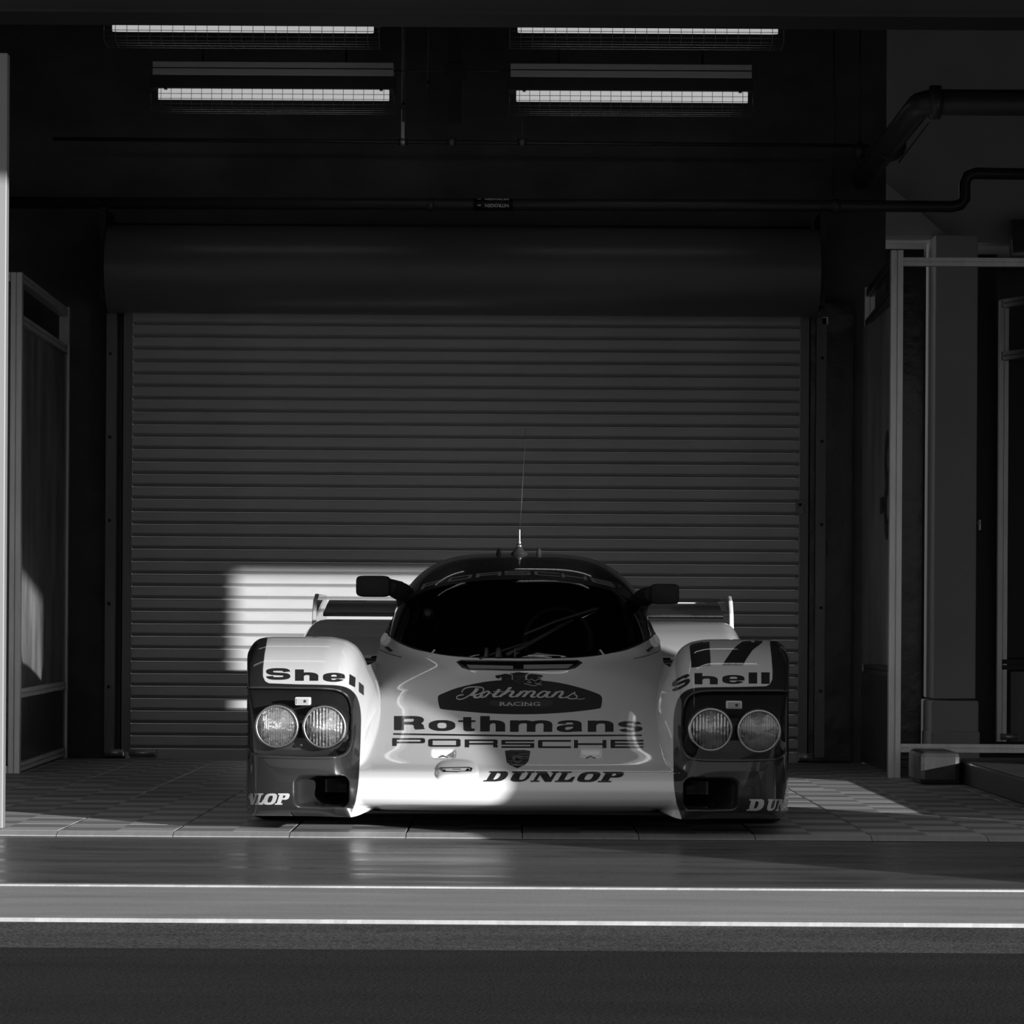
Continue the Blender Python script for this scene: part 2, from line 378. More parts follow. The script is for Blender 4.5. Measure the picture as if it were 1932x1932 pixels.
# ---------------------------------------------------------------- pipes, conduits, hanging post
def pipe(name, pts, r, label, m='pipe_dark', cat='pipe', collars=()):
    t = tag(empty(name, pts[0]), label, cat); o0 = Vector(pts[0])
    MB().tube([Vector(p)-o0 for p in pts], r, 14).build('tube', m, t)
    for c, d, cr, cl in collars:
        c = Vector(c)-o0; d = Vector(d).normalized()
        MB().tube([c-d*cl/2, c+d*cl/2], cr, 14).build('collar', m, t)
    return t
P1 = at(100, 262, 19.0); P2 = at(1640, 275, 19.0)
pipe('thin_pipe', [P1, P2], .010, 'thin horizontal pipe high above the shutter housing', collars=[(at(x, 268, 19.0), (1, 0, 0), .017, .05) for x in (760, 852, 985)])
for x, lab in ((760, 'pale metal hanger strap on the thin pipe, left of the hanging post'), (852, 'threaded hanger under the dark hanging post'), (985, 'short dark hanger on the thin pipe, right of the hanging post')):
    p = at(x, 268, 19.0)
    t = tag(empty('pipe_hanger', (p.x, 19.0, p.z)), lab, 'hanger')
    m = 'alu' if x == 760 else 'rail_steel'
    MB().box(-.006 if x != 760 else -.009, .006 if x != 760 else .009, -.004, .004, .012, 4.3-p.z).build('strap', m if x == 760 else 'dark_metal', t)
    MB().lathe([(.02, -.012), (.02, .012)], (0, 0, 0), 'x', 14).build('clamp', m, t)
# the lower pipe that rises at the right
q = [at(-60, 382, 18.9), at(1560, 388, 18.9), at(1796, 390, 18.9)]
el = [at(1812, 386, 18.9), at(1820, 376, 18.9), at(1820, 345, 18.9), at(1826, 332, 18.9), at(1840, 327, 18.9), at(2050, 330, 18.9)]
pp = pipe('gas_pipe', q+el, .031, 'dark pipe with a lettered marker band above the shutter, elbowed up at the right', collars=[(at(812, 386, 18.9), (1, 0, 0), .038, .03), (at(1578, 389, 18.9), (1, 0, 0), .038, .04)])
P = at(933, 391, 18.85)
def text_obj(body, size, ext=0.0, off=0.0, align='CENTER'):
    cu = bpy.data.curves.new('lettering', 'FONT'); cu.body = body; cu.size = size; cu.extrude = ext; cu.offset = off
    cu.align_x = align; cu.align_y = 'CENTER'; cu.resolution_u = 4
    o = bpy.data.objects.new('tmp', cu); COL.objects.link(o)
    dg = bpy.context.evaluated_depsgraph_get(); me = bpy.data.meshes.new_from_object(o.evaluated_get(dg))
    bpy.data.objects.remove(o); return me
base0 = Vector(q[0])
c0 = at(925, 386, 18.9)
MB().tube([Vector((c0.x-.09, c0.y, c0.z))-base0, Vector((c0.x+.12, c0.y, c0.z))-base0], .0325, 18).build('marker_band', 'black', pp)
for zz, sc in ((-.008, 1.0), (.026, .5)):
    me = text_obj('NITROGEN', .024, 0, .0006); me.transform(Matrix.Rotation(math.pi/2, 4, 'X')); me.transform(Matrix.Rotation(math.pi, 4, 'Y'))
    me.transform(Matrix.Diagonal((1.05, 1, sc, 1)))
    me.transform(Matrix.Translation(Vector((c0.x+.035, c0.y-.0335 if zz < 0 else c0.y-.024, c0.z+zz))-base0))
    link('lettering', me, 'white_print', pp)
    b = MB().tube([(c0.x-.068, c0.y-.033 if zz < 0 else c0.y-.022, c0.z+zz), (c0.x-.050, c0.y-.033 if zz < 0 else c0.y-.022, c0.z+zz)], .004 if zz < 0 else .002, 8)
    b.v = [tuple(Vector(v)-base0) for v in b.v]; b.build('arrow_mark', 'white_print', pp)
pipe('conduit', [at(215, 424, 19.1), at(1530, 430, 19.1)], .008, 'thin conduit running just above the shutter housing')
p = at(860, 40, 17.6); pz = at(860, 236, 17.6).z
t = tag(empty('hanging_post', (p.x, 17.6, pz)), 'dark square post hanging from the ceiling between the lamps', 'post')
MB().box(-.035, .035, -.03, .03, 0, 4.3-pz).build('shaft', 'black', t, .003)
MB().box(-.055, .055, -.05, .05, 3.45-pz, 3.52-pz).build('bracket', 'black', t)
for x, yb, lab in ((762, 130, 'thin vertical conduit left of the hanging post'), (809, 160, 'second thin vertical conduit beside the hanging post')):
    p = at(x, 40, 17.8); b_ = at(x, 230 if x == 762 else 190, 17.8)
    pipe('conduit', [(p.x, 17.8, b_.z), (p.x, 17.8, 4.3)], .006, lab, collars=[((p.x, 17.8, b_.z+.08), (0, 0, 1), .011, .03)])
pipe('conduit', [at(742, 134, 18.15), at(845, 133, 18.15)], .004, 'thin cable from the lower left strip light to the post')
pipe('conduit', [at(876, 133, 18.15), at(962, 134, 18.15)], .004, 'thin cable from the post to the lower right strip light')
p = at(153, 30, 12.6)
o = MB().box(-.018, .018, -.01, .03, -.016, .03).build('bracket', 'alu', None, .003, (p.x, 12.60, p.z)); tag(o, 'small metal bracket under the lintel at the top left', 'bracket')
p = at(1635, 40, 12.6)
o = MB().box(-.018, .018, -.01, .03, -.008, .03).build('bracket', 'dark_metal', None, .003, (p.x, 12.60, p.z)); tag(o, 'small dark bracket under the lintel at the top right', 'bracket')
# big flanged duct at the right: one leg across, one leg to the back
a = at(1760, 193, 16.4)
pipe('duct_pipe', [(a.x+3, 16.4, a.z), (a.x+.05, 16.4, a.z), (a.x-.02, 16.42, a.z), (a.x-.05, 16.5, a.z), (a.x-.05, 19.2, a.z)], .060,
     'large dark flanged duct crossing the top right corner', collars=[((a.x+.01, 16.4, a.z), (1, 0, 0), .078, .05), ((a.x-.03, 17.9, a.z), (0, 1, 0), .072, .06)])
pipe('thin_pipe', [at(1752, 232, 16.6), at(1696, 306, 17.9)], .004, 'thin bright rod running back below the large duct')
p = at(1622, 250, 18.9)
t = tag(empty('pendant_fitting', (p.x, 18.9, p.z-.14)), 'small dark hanging fitting left of the large duct', 'fitting')
MB().tube([(0, 0, .08), (0, 0, 4.3-p.z+.14)], .006, 6).build('stem', 'dark_metal', t); MB().lathe([(0, 0), (.03, .005), (.03, .06), (.01, .09)], (0, 0, 0), 'z', 14).build('head', 'dark_metal', t)
pipe('conduit', [(at(1572, 372, 19.2).x, 19.2, 4.3), at(1572, 372, 19.2)], .005, 'short vertical conduit dropping to the pipe at the right')

# ---------------------------------------------------------------- aluminium partition frames
def ext(mb, a, b, wd=.055):              # grooved extrusion: two ribs with a slot between, on each side
    a, b = Vector(a), Vector(b); d = (b-a).normalized(); up = Vector((0, 0, 1)) if abs(d.z) < .9 else Vector((0, 1, 0))
    s1 = d.cross(up).normalized(); s2 = d.cross(s1).normalized(); q_ = wd*.27
    for i in (-1, 1):
        for j in (-1, 1):
            o_ = s1*i*q_+s2*j*q_; mb.bar(a+o_, b+o_, wd*.43, wd*.43)
    mb.bar(a, b, wd*.5, wd*.5)
mat('panel_grey', .25, .30, noise=((4, 3, 1.2), .12, .34), bump=(5, .15, .02))
mat('panel_dark', .03, .25, bump=(3, .5, .03))
mat('panel_print', .3, .3, noise=((5, 5, 1.6), .05, .24), bump=(4, .2, .02))
def part_piece(fn, name, m, parent, *a):
    mb = MB(); fn(mb, *a); return mb.build(name, m, parent)
tl = tag(empty('partition_frame', (-2.385, 17.05, 0)), 'grooved aluminium partition frame with printed panel on the left', 'partition')
part_piece(ext, 'post', 'alu', tl, (0, 0, 0), (0, 0, 2.42))
part_piece(ext, 'post', 'alu', tl, (-.03, 2.05, 0), (-.03, 2.05, 2.44))
for z in (2.40, 2.20, .40, .045): part_piece(ext, 'rail', 'alu', tl, (0, .03, z), (-.03, 2.02, z+.01), .045)
for z in (2.40, .03): part_piece(ext, 'rail', 'alu', tl, (-.03, 0, z), (-1.3, 0, z), .045)
MB().box(-.022, -.012, .03, 2.02, .42, 2.18).build('panel', 'panel_print', tl)
MB().box(-.022, -.012, .03, 2.02, .06, .38).build('panel', 'panel_dark', tl)
MB().box(-1.3, -.03, -.006, .004, .05, 2.38).build('panel', 'panel_dark', tl)
tr_ = tag(empty('partition_frame', (1.845, 17.13, 0)), 'grooved aluminium partition frame with grey panel and open bay on the right', 'partition')
part_piece(ext, 'post', 'alu', tr_, (0, 0, 0), (0, 0, 2.56), .060)
part_piece(ext, 'post', 'alu', tr_, (.055, 1.85, 0), (.055, 1.85, 2.56))
part_piece(ext, 'rail', 'dark_metal', tr_, (0, .03, 2.53), (.055, 1.82, 2.53), .04)
part_piece(ext, 'rail', 'dark_metal', tr_, (0, .03, 2.36), (.055, 1.82, 2.36), .05)
part_piece(ext, 'rail', 'dark_metal', tr_, (0, .03, .53), (.055, 1.82, .53), .05)
part_piece(ext, 'rail', 'alu', tr_, (.03, 0, 2.506), (2.2, 0, 2.506), .042)
part_piece(ext, 'rail', 'alu', tr_, (.03, 0, .162), (2.2, 0, .162), .042)
MB().prism([(.03, .55), (1.82, .55), (1.82, 2.34), (.03, 2.34)], 'x', .02, .028).build('panel', 'panel_grey', tr_)
MB().box(.02, .028, .03, 1.82, .03, .51).build('panel', 'panel_dark', tr_)
def glyph_panel():                       # dash and figure on the side panel, facing the bay
    me = text_obj('-8', .62, 0, .004); me.transform(Matrix.Diagonal((1.0, 1.25, 1, 1)))
    me.transform(Matrix.Rotation(math.pi/2, 4, 'X')); me.transform(Matrix.Rotation(-math.pi/2, 4, 'Z'))
    me.transform(Matrix.Translation((.014, .62, 1.42))); link('lettering', me, 'black', tr_)
glyph_panel()
t2 = tag(empty('partition_frame', (2.80, 20.3, 0)), 'far aluminium partition frame at the right edge, beyond the column', 'partition')
part_piece(ext, 'post', 'alu', t2, (0, 0, .1), (0, 0, 2.62))
part_piece(ext, 'post', 'alu', t2, (.0, -1.6, .1), (.0, -1.6, 2.62), .05) if False else None
part_piece(ext, 'rail', 'rail_steel', t2, (0, 0, 2.60), (.6, -1.5, 2.60), .05)
part_piece(ext, 'rail', 'rail_steel', t2, (0, 0, 2.30), (.6, -1.5, 2.30), .05)
part_piece(ext, 'rail', 'black', t2, (0, 0, .54), (1.2, 0, .54), .06)
MB().box(.03, 1.2, 0, .01, .58, 2.28).build('panel', 'black', t2)
MB().box(.06, .14, .02, .06, .1, .5).build('post', 'rail_steel', t2); MB().box(.20, .26, .02, .06, .1, .5).build('post', 'rail_steel', t2)
for k in range(5): MB().box(.28, .6, .02, .05, .14+k*.075, .18+k*.075).build('slat', 'alu', t2)
o = MB().tube([(0, 0, 0), (.09, 0, 0)], .018, 12).build('floor_latch', 'alu', None, 0, at(1888, 1390, 19.9)); tag(o, 'pale rounded latch block on the dark platform by the right edge', 'latch')
p = at(1852, 990, 20.2)
t = tag(empty('door_handle_set', (p.x, 20.3, p.z)), 'small bright lever handle on the far right post', 'handle')
MB().box(-.006, .006, -.03, -.0, -.03, .03).build('plate', 'alu', t, .002); MB().tube([(0, -.03, .01), (-.018, -.04, .01)], .005, 8).build('lever', 'chrome', t)
o = MB().tube([(0, 0, 0), (1.6, 0, 0)], .11, 24).build('shutter_coil', 'hood_paint', None, 0, at(1908, 450, 20.2)); tag(o, 'end of a second shutter housing at the right edge behind the column', 'shutter housing')
# low dark platform in front of the open bay, with a plastic-wrapped end
t = tag(empty('low_platform', (2.0, 15.2, 0)), 'low dark wrapped platform on the floor at the right edge', 'platform')
MB().box(.09, 3, -2.2, 1.7, .018, .125).build('deck', 'platform', t, .008)
MB().box(-.12, .07, 1.15, 1.62, .018, .17).build('wrap', 'wall_gloss', t, .025)
# dark sheeting behind the open bay
o = MB().box(1.90, 2.33, 20.2, 20.24, .02, 2.9).build('plastic_sheet', 'wall_gloss'); tag(o, 'dark glossy plastic sheet hanging left of the pale column', 'sheet')
o = MB().box(2.62, 2.78, 20.45, 20.5, .02, 2.9).build('plastic_sheet', 'black'); tag(o, 'black sheet between the pale column and the far right frame', 'sheet')

# ---------------------------------------------------------------- unseen walls added to block and shape the low sun
def X_at(p, Y): return (p-.625*Y)/.78
PY = 4.0
BLOCKER = [(6.46, 0), (6.46, 1.49), (6.52, 1.6), (6.65, 1.69), (6.76, 1.78), (6.84, 1.88), (6.9, 1.97), (6.97, 2.06), (7.05, 2.35), (6.6, 3.45),
      (3.0, 3.95), (3.0, 6.0), (30, 6.0), (30, 3.55), (10.65, 3.55), (10.65, 3.21), (8.23, 3.21), (8.23, 2.72), (8.92, 2.78), (8.92, 3.205), (10.65, 3.205), (10.65, 2.76), (9.25, 2.6), (9.25, 0)]
struct(MB().prism(BLOCKER, 'y', PY, PY+.05), 'sun_blocker', 'concrete')  # invented, out of view: steps and slit cut to shape the sun patches
struct(MB().box(12.0, 30, PY, PY+.3, 0, 3.6), 'sun_blocker_right', 'concrete')  # also added out of view, closes the sun shaft on its right

# ================================================================ the racing car
CY0 = 12.1; CX0 = 0.017; CROT = -0.0077; ZG = 0.0
car = tag(empty('race_car', (CX0, CY0, ZG), CROT), 'low white and dark closed racing car number 17 parked facing out of the bay', 'car')
def loc_px(px, py, y):                   # pixel at car depth y -> car-local (x, z)
    u, v = unroll(px, py); Y = CY0+y
    return u*Y/F - CX0 + CROT*y, HCAM - v*Y/F - ZG
def px_of(x, y, z):                      # car-local -> pixel, numpy friendly
    Y = CY0+y; u = (x+CX0-CROT*y)*F/Y; v = (HCAM-z-ZG)*F/Y
    return CX+u-v*ROLL, CY+v+u*ROLL

def paint(name, white=.76, dark=.022):
    m = bpy.data.materials.new(name); m.use_nodes = True; MATS[name] = m
    n = m.node_tree.nodes; l = m.node_tree.links; b = n['Principled BSDF']
    b.inputs['Roughness'].default_value = .38; b.inputs['Coat Weight'].default_value = 1; b.inputs['Coat Roughness'].default_value = .025
    def step(attr, a, c):
        at_ = n.new('ShaderNodeAttribute'); at_.attribute_name = attr
        mr = n.new('ShaderNodeMapRange'); mr.inputs['From Min'].default_value = -.6; mr.inputs['From Max'].default_value = .6
        l.new(at_.outputs['Fac'], mr.inputs[0])
        mx = n.new('ShaderNodeMix'); mx.data_type = 'RGBA'; l.new(mr.outputs[0], mx.inputs[0])
        mx.inputs[6].default_value = (a, a, a, 1)
        if isinstance(c, float): mx.inputs[7].default_value = (c, c, c, 1)
        else: l.new(c, mx.inputs[7])
        return mx.outputs[2]
    o = step('livery', dark, white); o = step('gap', .006, o); l.new(o, b.inputs['Base Color'])
    ga = n.new('ShaderNodeAttribute'); ga.attribute_name = 'gap'; gm = n.new('ShaderNodeMapRange'); gm.inputs['From Min'].default_value = -.6; gm.inputs['From Max'].default_value = .6
    l.new(ga.outputs['Fac'], gm.inputs[0]); l.new(gm.outputs[0], b.inputs['Coat Weight']); b.inputs['Specular IOR Level'].default_value = .3
    return m
paint('car_paint')
def refl(name, wave, dist):
    m = mat(name, .92, .2, metal=.65); n = m.node_tree.nodes; l = m.node_tree.links; t = n.new('ShaderNodeTexCoord')
    wv = n.new('ShaderNodeTexWave'); wv.wave_type = 'BANDS'; wv.bands_direction = 'X'; wv.inputs['Scale'].default_value = wave; wv.inputs['Distortion'].default_value = .6
    nz = n.new('ShaderNodeTexNoise'); nz.inputs['Scale'].default_value = 45; nz.inputs['Detail'].default_value = 2
    ad = n.new('ShaderNodeMath'); ad.operation = 'MULTIPLY_ADD'; ad.inputs[1].default_value = 2.5
    bp = n.new('ShaderNodeBump'); bp.inputs['Strength'].default_value = 1.0; bp.inputs['Distance'].default_value = dist
    l.new(t.outputs['Object'], wv.inputs[0]); l.new(t.outputs['Object'], nz.inputs[0]); l.new(nz.outputs[0], ad.inputs[0]); l.new(wv.outputs[1], ad.inputs[2])
    l.new(ad.outputs[0], bp.inputs['Height']); l.new(bp.outputs[0], n['Principled BSDF'].inputs['Normal'])
refl('reflector', 28, .004); refl('reflector_ribbed', 55, .0035)
mat('paint_dark', .022, .38, coat=1); mat('paint_white', .74, .38, coat=1)
mat('decal_dark', .022, .45, coat=.6); mat('decal_white', .55, .45, coat=.4); mat('decal_black', .008, .45, coat=1)
mat('decal_mid', .12, .45, coat=.6); mat('decal_faint', .045, .45, coat=.6)
mat('rubber', .015, .8, bump=(60, .2, .002)); mat('roof_dark', .016, .4, coat=1)
mat('interior', .012, .8); mat('bucket', .018, .5)
clear('windscreen_glass', .30, 0.0, .05); clear('cover_plastic', .86, 0.0, .04); clear('lamp_glass', .9, .02, .06)

def pchip(xs, ys):
    xs = np.array(xs, float); ys = np.array(ys, float); h = np.diff(xs); d = np.diff(ys)/h; m = np.zeros(len(xs))
    for i in range(1, len(xs)-1):
        if d[i-1]*d[i] > 0:
            w1, w2 = 2*h[i]+h[i-1], h[i]+2*h[i-1]; m[i] = (w1+w2)/(w1/d[i-1]+w2/d[i])
    m[0], m[-1] = d[0], d[-1]
    def f(x):
        x = np.clip(np.asarray(x, float), xs[0], xs[-1]); i = np.clip(np.searchsorted(xs, x)-1, 0, len(xs)-2)
        t = (x-xs[i])/h[i]
        return (2*t**3-3*t**2+1)*ys[i]+(t**3-2*t**2+t)*h[i]*m[i]+(-2*t**3+3*t**2)*ys[i+1]+(t**3-t**2)*h[i]*m[i+1]
    return f
def sstep(a, b, x): t = np.clip((np.asarray(x, float)-a)/(b-a), 0, 1); return t*t*(3-2*t)
def smin(a, b, k): h = np.clip(.5+.5*(b-a)/k, 0, 1); return b*(1-h)+a*h-k*h*(1-h)

# hood profile: depth as a function of height
_hz = [.05, .10, .112, .125, .145, .17, .20, .228, .255, .305, .385, .47, .555, .61, .66, .74, .80]
_hy = [.60, .16, .055, .022, .005, .0, .015, .065, .18, .36, .62, .87, 1.10, 1.25, 1.42, 1.75, 2.1]
_hp = pchip(_hz, _hy)
_fq = [-.05, .04, .065, .08, .10, .16, .24, .31, .38, .455, .53, .612, .655, .677, .688, .6901, .695]
_fy = [.9, .50, .16, .10, .065, .032, .03, .055, .125, .235, .385, .585, .73, .84, .93, 1.00, 1.05]
_fp = pchip(_fq, _fy)
_ex = [.40, .44, .47, .50, .53, .553, .572, .586, .608, .640, .70, .80, .90, .94, .96, .98, .99, .998, 1.004, 1.01]
_ez = [-.25, .0, .22, .40, .515, .566, .612, .640, .664, .680, .689, .6901, .690, .686, .678, .655, .625, .57, .50, .45]
E_ = pchip(_ex, _ez)
BW, BH, BZ, BY, BA, BP, BN = .568, .63, .40, 2.3, 1.113, 3.8, 2.3
def bub_f(x, z): return (np.abs(x)/BW)**BP + (np.clip(z-BZ, 0, None)/BH)**BN
_bh = pchip([0, .08, .1086, .1816, .3517, .6334, .829, .928, 1.0], [1.075, .943, .8805, .79, .656, .485, .300, .170, 0.0])
def D_c(x, z): return BY-BA*np.where(bub_f(x, z) < 1, _bh(np.minimum(bub_f(x, z), 1)), 0)
def D_raw(x, z):
    x = np.asarray(x, float); z = np.asarray(z, float); ax = np.abs(x)
    sh = .131*(ax/.55)**2*sstep(.22, .60, z)
    dh = _hp(z+sh) + .10*ax**2 + 6*np.clip(ax-.56, 0, None)**2
    e = E_(ax); q = z+(.69-e)
    df = _fp(np.minimum(q, .695)) + .5*np.clip(.62-ax, 0, None)
    pl = .10*np.clip((ax-.70)/.2, 0, 1)**2 + 70*np.clip(ax-.885, 0, None)**2
    df = -smin(-df, -(pl+.01), .05)
    df = np.where(z > e, np.maximum(df, 1.03+(z-e)*90), df)
    # below the lip of either piece fall away fast
    d = smin(dh, df, .07)
    f = bub_f(x, z); dc = np.where(f < 1, D_c(x, z), 9.0)
    return smin(d, dc, .09)
def zb(x): return .612 + .088*(np.minimum(np.abs(x), .545)/.53)**3.6 - .03*(np.clip((np.abs(x)-.535)/.0255, 0, 1))**2

def sdf_poly(px, py, poly):
    px = np.asarray(px, float); py = np.asarray(py, float); d = np.full(px.shape, 1e9); s = np.ones(px.shape); n = len(poly)
    for i in range(n):
        (ax, ay), (bx, by) = poly[i], poly[(i+1) % n]; ex, ey = bx-ax, by-ay; wx, wy = px-ax, py-ay
        t = np.clip((wx*ex+wy*ey)/(ex*ex+ey*ey), 0, 1); d = np.minimum(d, (wx-t*ex)**2+(wy-t*ey)**2)
        c = (py >= ay) != (py >= by)
        with np.errstate(divide='ignore', invalid='ignore'):
            cross = np.where(c, (px < (bx-ax)*(py-ay)/np.where(by == ay, 1e-9, by-ay)+ax), False)
        s = np.where(cross, -s, s)
    return s*np.sqrt(d)
def rbox(px, py, x0, x1, y0, y1, r):
    cx, cy = (x0+x1)/2, (y0+y1)/2; qx = np.abs(px-cx)-(x1-x0)/2+r; qy = np.abs(py-cy)-(y1-y0)/2+r
    return np.hypot(np.maximum(qx, 0), np.maximum(qy, 0))+np.minimum(np.maximum(qx, qy), 0)-r
# outlines in front view (left side; the other side mirrors about the car's centre line)
def left_px(x, y, z): return px_of(-np.abs(x), y, z)
LIV = [(420,1180),(508,1180),(503,1212),(499,1235),(496,1262),(496,1276),(500,1285),(507,1289),(560,1291),(612,1292),(640,1293.5),(656,1298),(666,1305),(674,1316),(679,1333),(681,1350),(681,1370),(679,1430),(676,1480),(671,1512),(664,1532),(655,1560),(420,1560)]
COVER = [(440,1300),(480,1297),(560,1298),(630,1301),(650,1308),(661,1322),(664,1345),(663,1400),(660,1415),(650,1425),(635,1429),(560,1430),(490,1427),(474,1421),(462,1410),(440,1400)]
def _cr(pts, n=4):
    out = []; P_ = [np.array(p, float) for p in pts]
    for i in range(len(P_)-1):
        p1, p2 = P_[i], P_[i+1]; p0 = P_[i-1] if i else 2*p1-p2; p3 = P_[i+2] if i+2 < len(P_) else 2*p2-p1
        for k in range(n):
            t = k/n; q = .5*((2*p1)+(-p0+p2)*t+(2*p0-5*p1+4*p2-p3)*t*t+(-p0+3*p1-3*p2+p3)*t**3); out.append((float(q[0]), float(q[1])))
    return out+[tuple(map(float, P_[-1]))]
COVER = _cr([(440,1299),(480,1297),(560,1298),(615,1299),(640,1303),(655,1313),(662,1330),(664,1355),(663,1392),(658,1413),(645,1426),(620,1430),(560,1430),(500,1428),(478,1422),(466,1411),(440,1402)])
LIV = LIV[:8]+_cr(LIV[8:20])+LIV[20:]
def duct_sdf(px, py): return rbox(px, py, 556, 656, 1466, 1522, 12)
def tow_sdf(px, py, right): return rbox(px, py, *((1094, 1134, 1413, 1430, 4) if right else (815, 858, 1412, 1430, 5)))
def slot_sdf(px, py): return sdf_poly(px, py, [(863,1249),(870,1246),(980,1248),(1092,1246),(1097,1250),(1084,1260),(1070,1263),(980,1265),(885,1263),(873,1259)])
def D(x, z, detail=True):
    d = D_raw(x, z)
    if not detail: return d
    x = np.asarray(x, float); z = np.asarray(z, float)
    px, py = px_of(x, d, z); lx, ly = left_px(x, d, z)
    s = duct_sdf(lx, ly); ramp = np.clip((lx-556)/46, 0, 1)
    d = d + sstep(3, -7, s)*(.03+.16*sstep(.1, 1, ramp)*sstep(-2, 30, 1530-ly-0)+.05*sstep(42, 48, lx-556))
    for r in (False, True):
        s = tow_sdf(px, py, r); d = d + sstep(1.5, -2.5, s)*(.075*sstep(1432, 1411, py)*-1+.075)
    s = slot_sdf(px, py); d = d + sstep(1, -2, s)*.05
    # tow-eye blister, on one side only
    bx, by = (px-862)/40, (py-1456)/23
    bump = np.clip(1-(np.abs(bx)**2.6+np.abs(by)**3.0), 0, 1)**.6
    d = d - .045*bump*np.where(by > .15, 1-sstep(.15, .8, by)*.9, 1)
    return d

def skin_grid(xs, zlo, ztop, NZ, split):
    """depth-mapped skin of the nose: columns xs, rows from the lip up; split puts one row exactly on the fender shoulder"""
    NX = len(xs); ax = np.abs(xs)
    tt = np.linspace(0, 1, NZ); tt = .6*tt + .4*(1-(1-tt)**2.2)
    X = np.repeat(xs[None, :], NZ, 0); Z = zlo[None, :]+(ztop-zlo)[None, :]*tt[:, None]
    if split:
        K = int(np.searchsorted(tt, .72)); w_ = sstep(.26, .49, ax); zk = Z[K]*(1-w_)+np.clip(E_(ax)+.0003, .36, ztop-.02)*w_
        f = ((Z[:K+1]-zlo)/(Z[K]-zlo))[:, :]; Z[:K+1] = zlo+(zk-zlo)*f
        g = (Z[K+1:]-Z[K])/(ztop-Z[K]) if False else np.linspace(0, 1, NZ-K)[1:, None]
        Z2 = zk[None]+(ztop-zk)[None]*g*(1-w_)[None]+(ztop-zk)[None]*(.012+.988*g)*w_[None]; Z[K+1:] = np.minimum(Z2, ztop)
    Yd = np.minimum(D(X, Z), 2.25); Yraw = np.minimum(D_raw(X, Z), 2.25)
    PX, PY_ = left_px(X, Yraw, Z); PXs, PYs = px_of(X, Yraw, Z)
    rows = [np.stack([X[i], Yd[i], Z[i]], 1) for i in range(NZ)]
    liv = [sdf_poly(PX[i], PY_[i], LIV) for i in range(NZ)]
    gap = [np.minimum(slot_sdf(PXs[i], PYs[i])+1.5, np.maximum(duct_sdf(PX[i], PY_[i])+3, 609-PX[i])) for i in range(NZ)]
    rows.insert(0, np.stack([xs, Yd[0]+.35, np.full(NX, .075)], 1)); liv.insert(0, liv[0]); gap.insert(0, gap[0])
    if not split:
        for k, (dy, dz) in enumerate(((.06, .002), (.16, .010), (.35, .045), (.60, .11), (.85, .17))):
            rows.append(np.stack([xs, Yd[-1]+dy, ztop-dz], 1)); liv.append(liv[-1]); gap.append(gap[-1])
    V = np.concatenate(rows); NR = len(rows)
    ii, jj = np.meshgrid(np.arange(NR-1), np.arange(NX-1), indexing='ij'); a = (ii*NX+jj).ravel()
    fc = np.stack([a, a+1, a+NX+1, a+NX], 1); body = (fc[:, 0]//NX >= 1) & (fc[:, 0]//NX < NZ)
    PXf = np.full((NR, NX), -1e3); PYf = np.zeros((NR, NX)); PXf[1:NZ+1] = PX; PYf[1:NZ+1] = PY_
    cs = sdf_poly(PXf.ravel(), PYf.ravel(), COVER)
    return V, fc, body, cs, np.concatenate(liv), np.concatenate(gap)
def lip(ax): return .117 - .043*sstep(.44, .57, ax)
xh = np.linspace(-.5605, .5605, 321); hood = skin_grid(xh, lip(np.abs(xh)), zb(xh), 260, True)
xf = np.linspace(.548, 1.006, 110); fend = skin_grid(xf, lip(xf), E_(xf)-.0006, 190, False)
def grid_mesh(name, V, Fc, m, parent, attrs=None, smooth=True):
    used = np.unique(Fc); remap = np.full(len(V), -1); remap[used] = np.arange(len(used))
    me = bpy.data.meshes.new(name); me.from_pydata(V[used].tolist(), [], remap[Fc].tolist())
    for k, arr in (attrs or {}).items():
        at_ = me.attributes.new(k, 'FLOAT', 'POINT'); at_.data.foreach_set('value', np.asarray(arr, float)[used])
    me.polygons.foreach_set('use_smooth', [smooth]*len(me.polygons)); me.update()
    return link(name, me, m, parent)
V, fc, body, cs, lv, gp = hood
cutm = ((cs[fc] < 0).all(1)) & body
shell = grid_mesh('front_body', V, fc[~cutm], 'car_paint', car, {'livery': lv, 'gap': gp}); hood_cut = V, fc[cutm]
covers = []; buckets = []
for s in (-1, 1):
    V, fc, body, cs, lv, gp = fend; ax = V[:, 0]; V = V*np.array([s, 1, 1]); fo = fc if s > 0 else fc[:, ::-1]
    if s > 0:                            # the two sides are not drawn alike: re-evaluate the one-sided details
        pass
    inside = ((cs[fc] < 0).all(1)) & body & (ax[fc].max(1) < .95)
    c_ = V[fc].mean(1); arch = ((c_[:, 1]-.95)**2+(c_[:, 2]-.31)**2 < .345**2) & (ax[fc].mean(1) > .95)
    grid_mesh('front_fender', V, fo[~inside & ~arch], 'car_paint', car, {'livery': lv, 'gap': gp})
    # clear lamp cover: the same skin over the opening
    covers.append(grid_mesh('headlight_cover', V, fo[inside], 'cover_plastic', car))
    csx = np.where(ax < .958, cs, 3.0)
    VB = V.copy(); pan = np.interp(V[:, 2], [.262, .30, .47, .50, .548], [.155, .19, .215, .30, .44])
    full = np.maximum(V[:, 1]+.03, pan); VB[:, 1] = V[:, 1]+.004+(full-V[:, 1])*sstep(2.5, -2.5, cs)*sstep(.957, .93, ax)
    bsel = body & (csx[fc].min(1) < 3) & (ax[fc].max(1) < .962)
    buckets.append(grid_mesh('lamp_bucket', VB, fo[bsel], 'bucket', car))

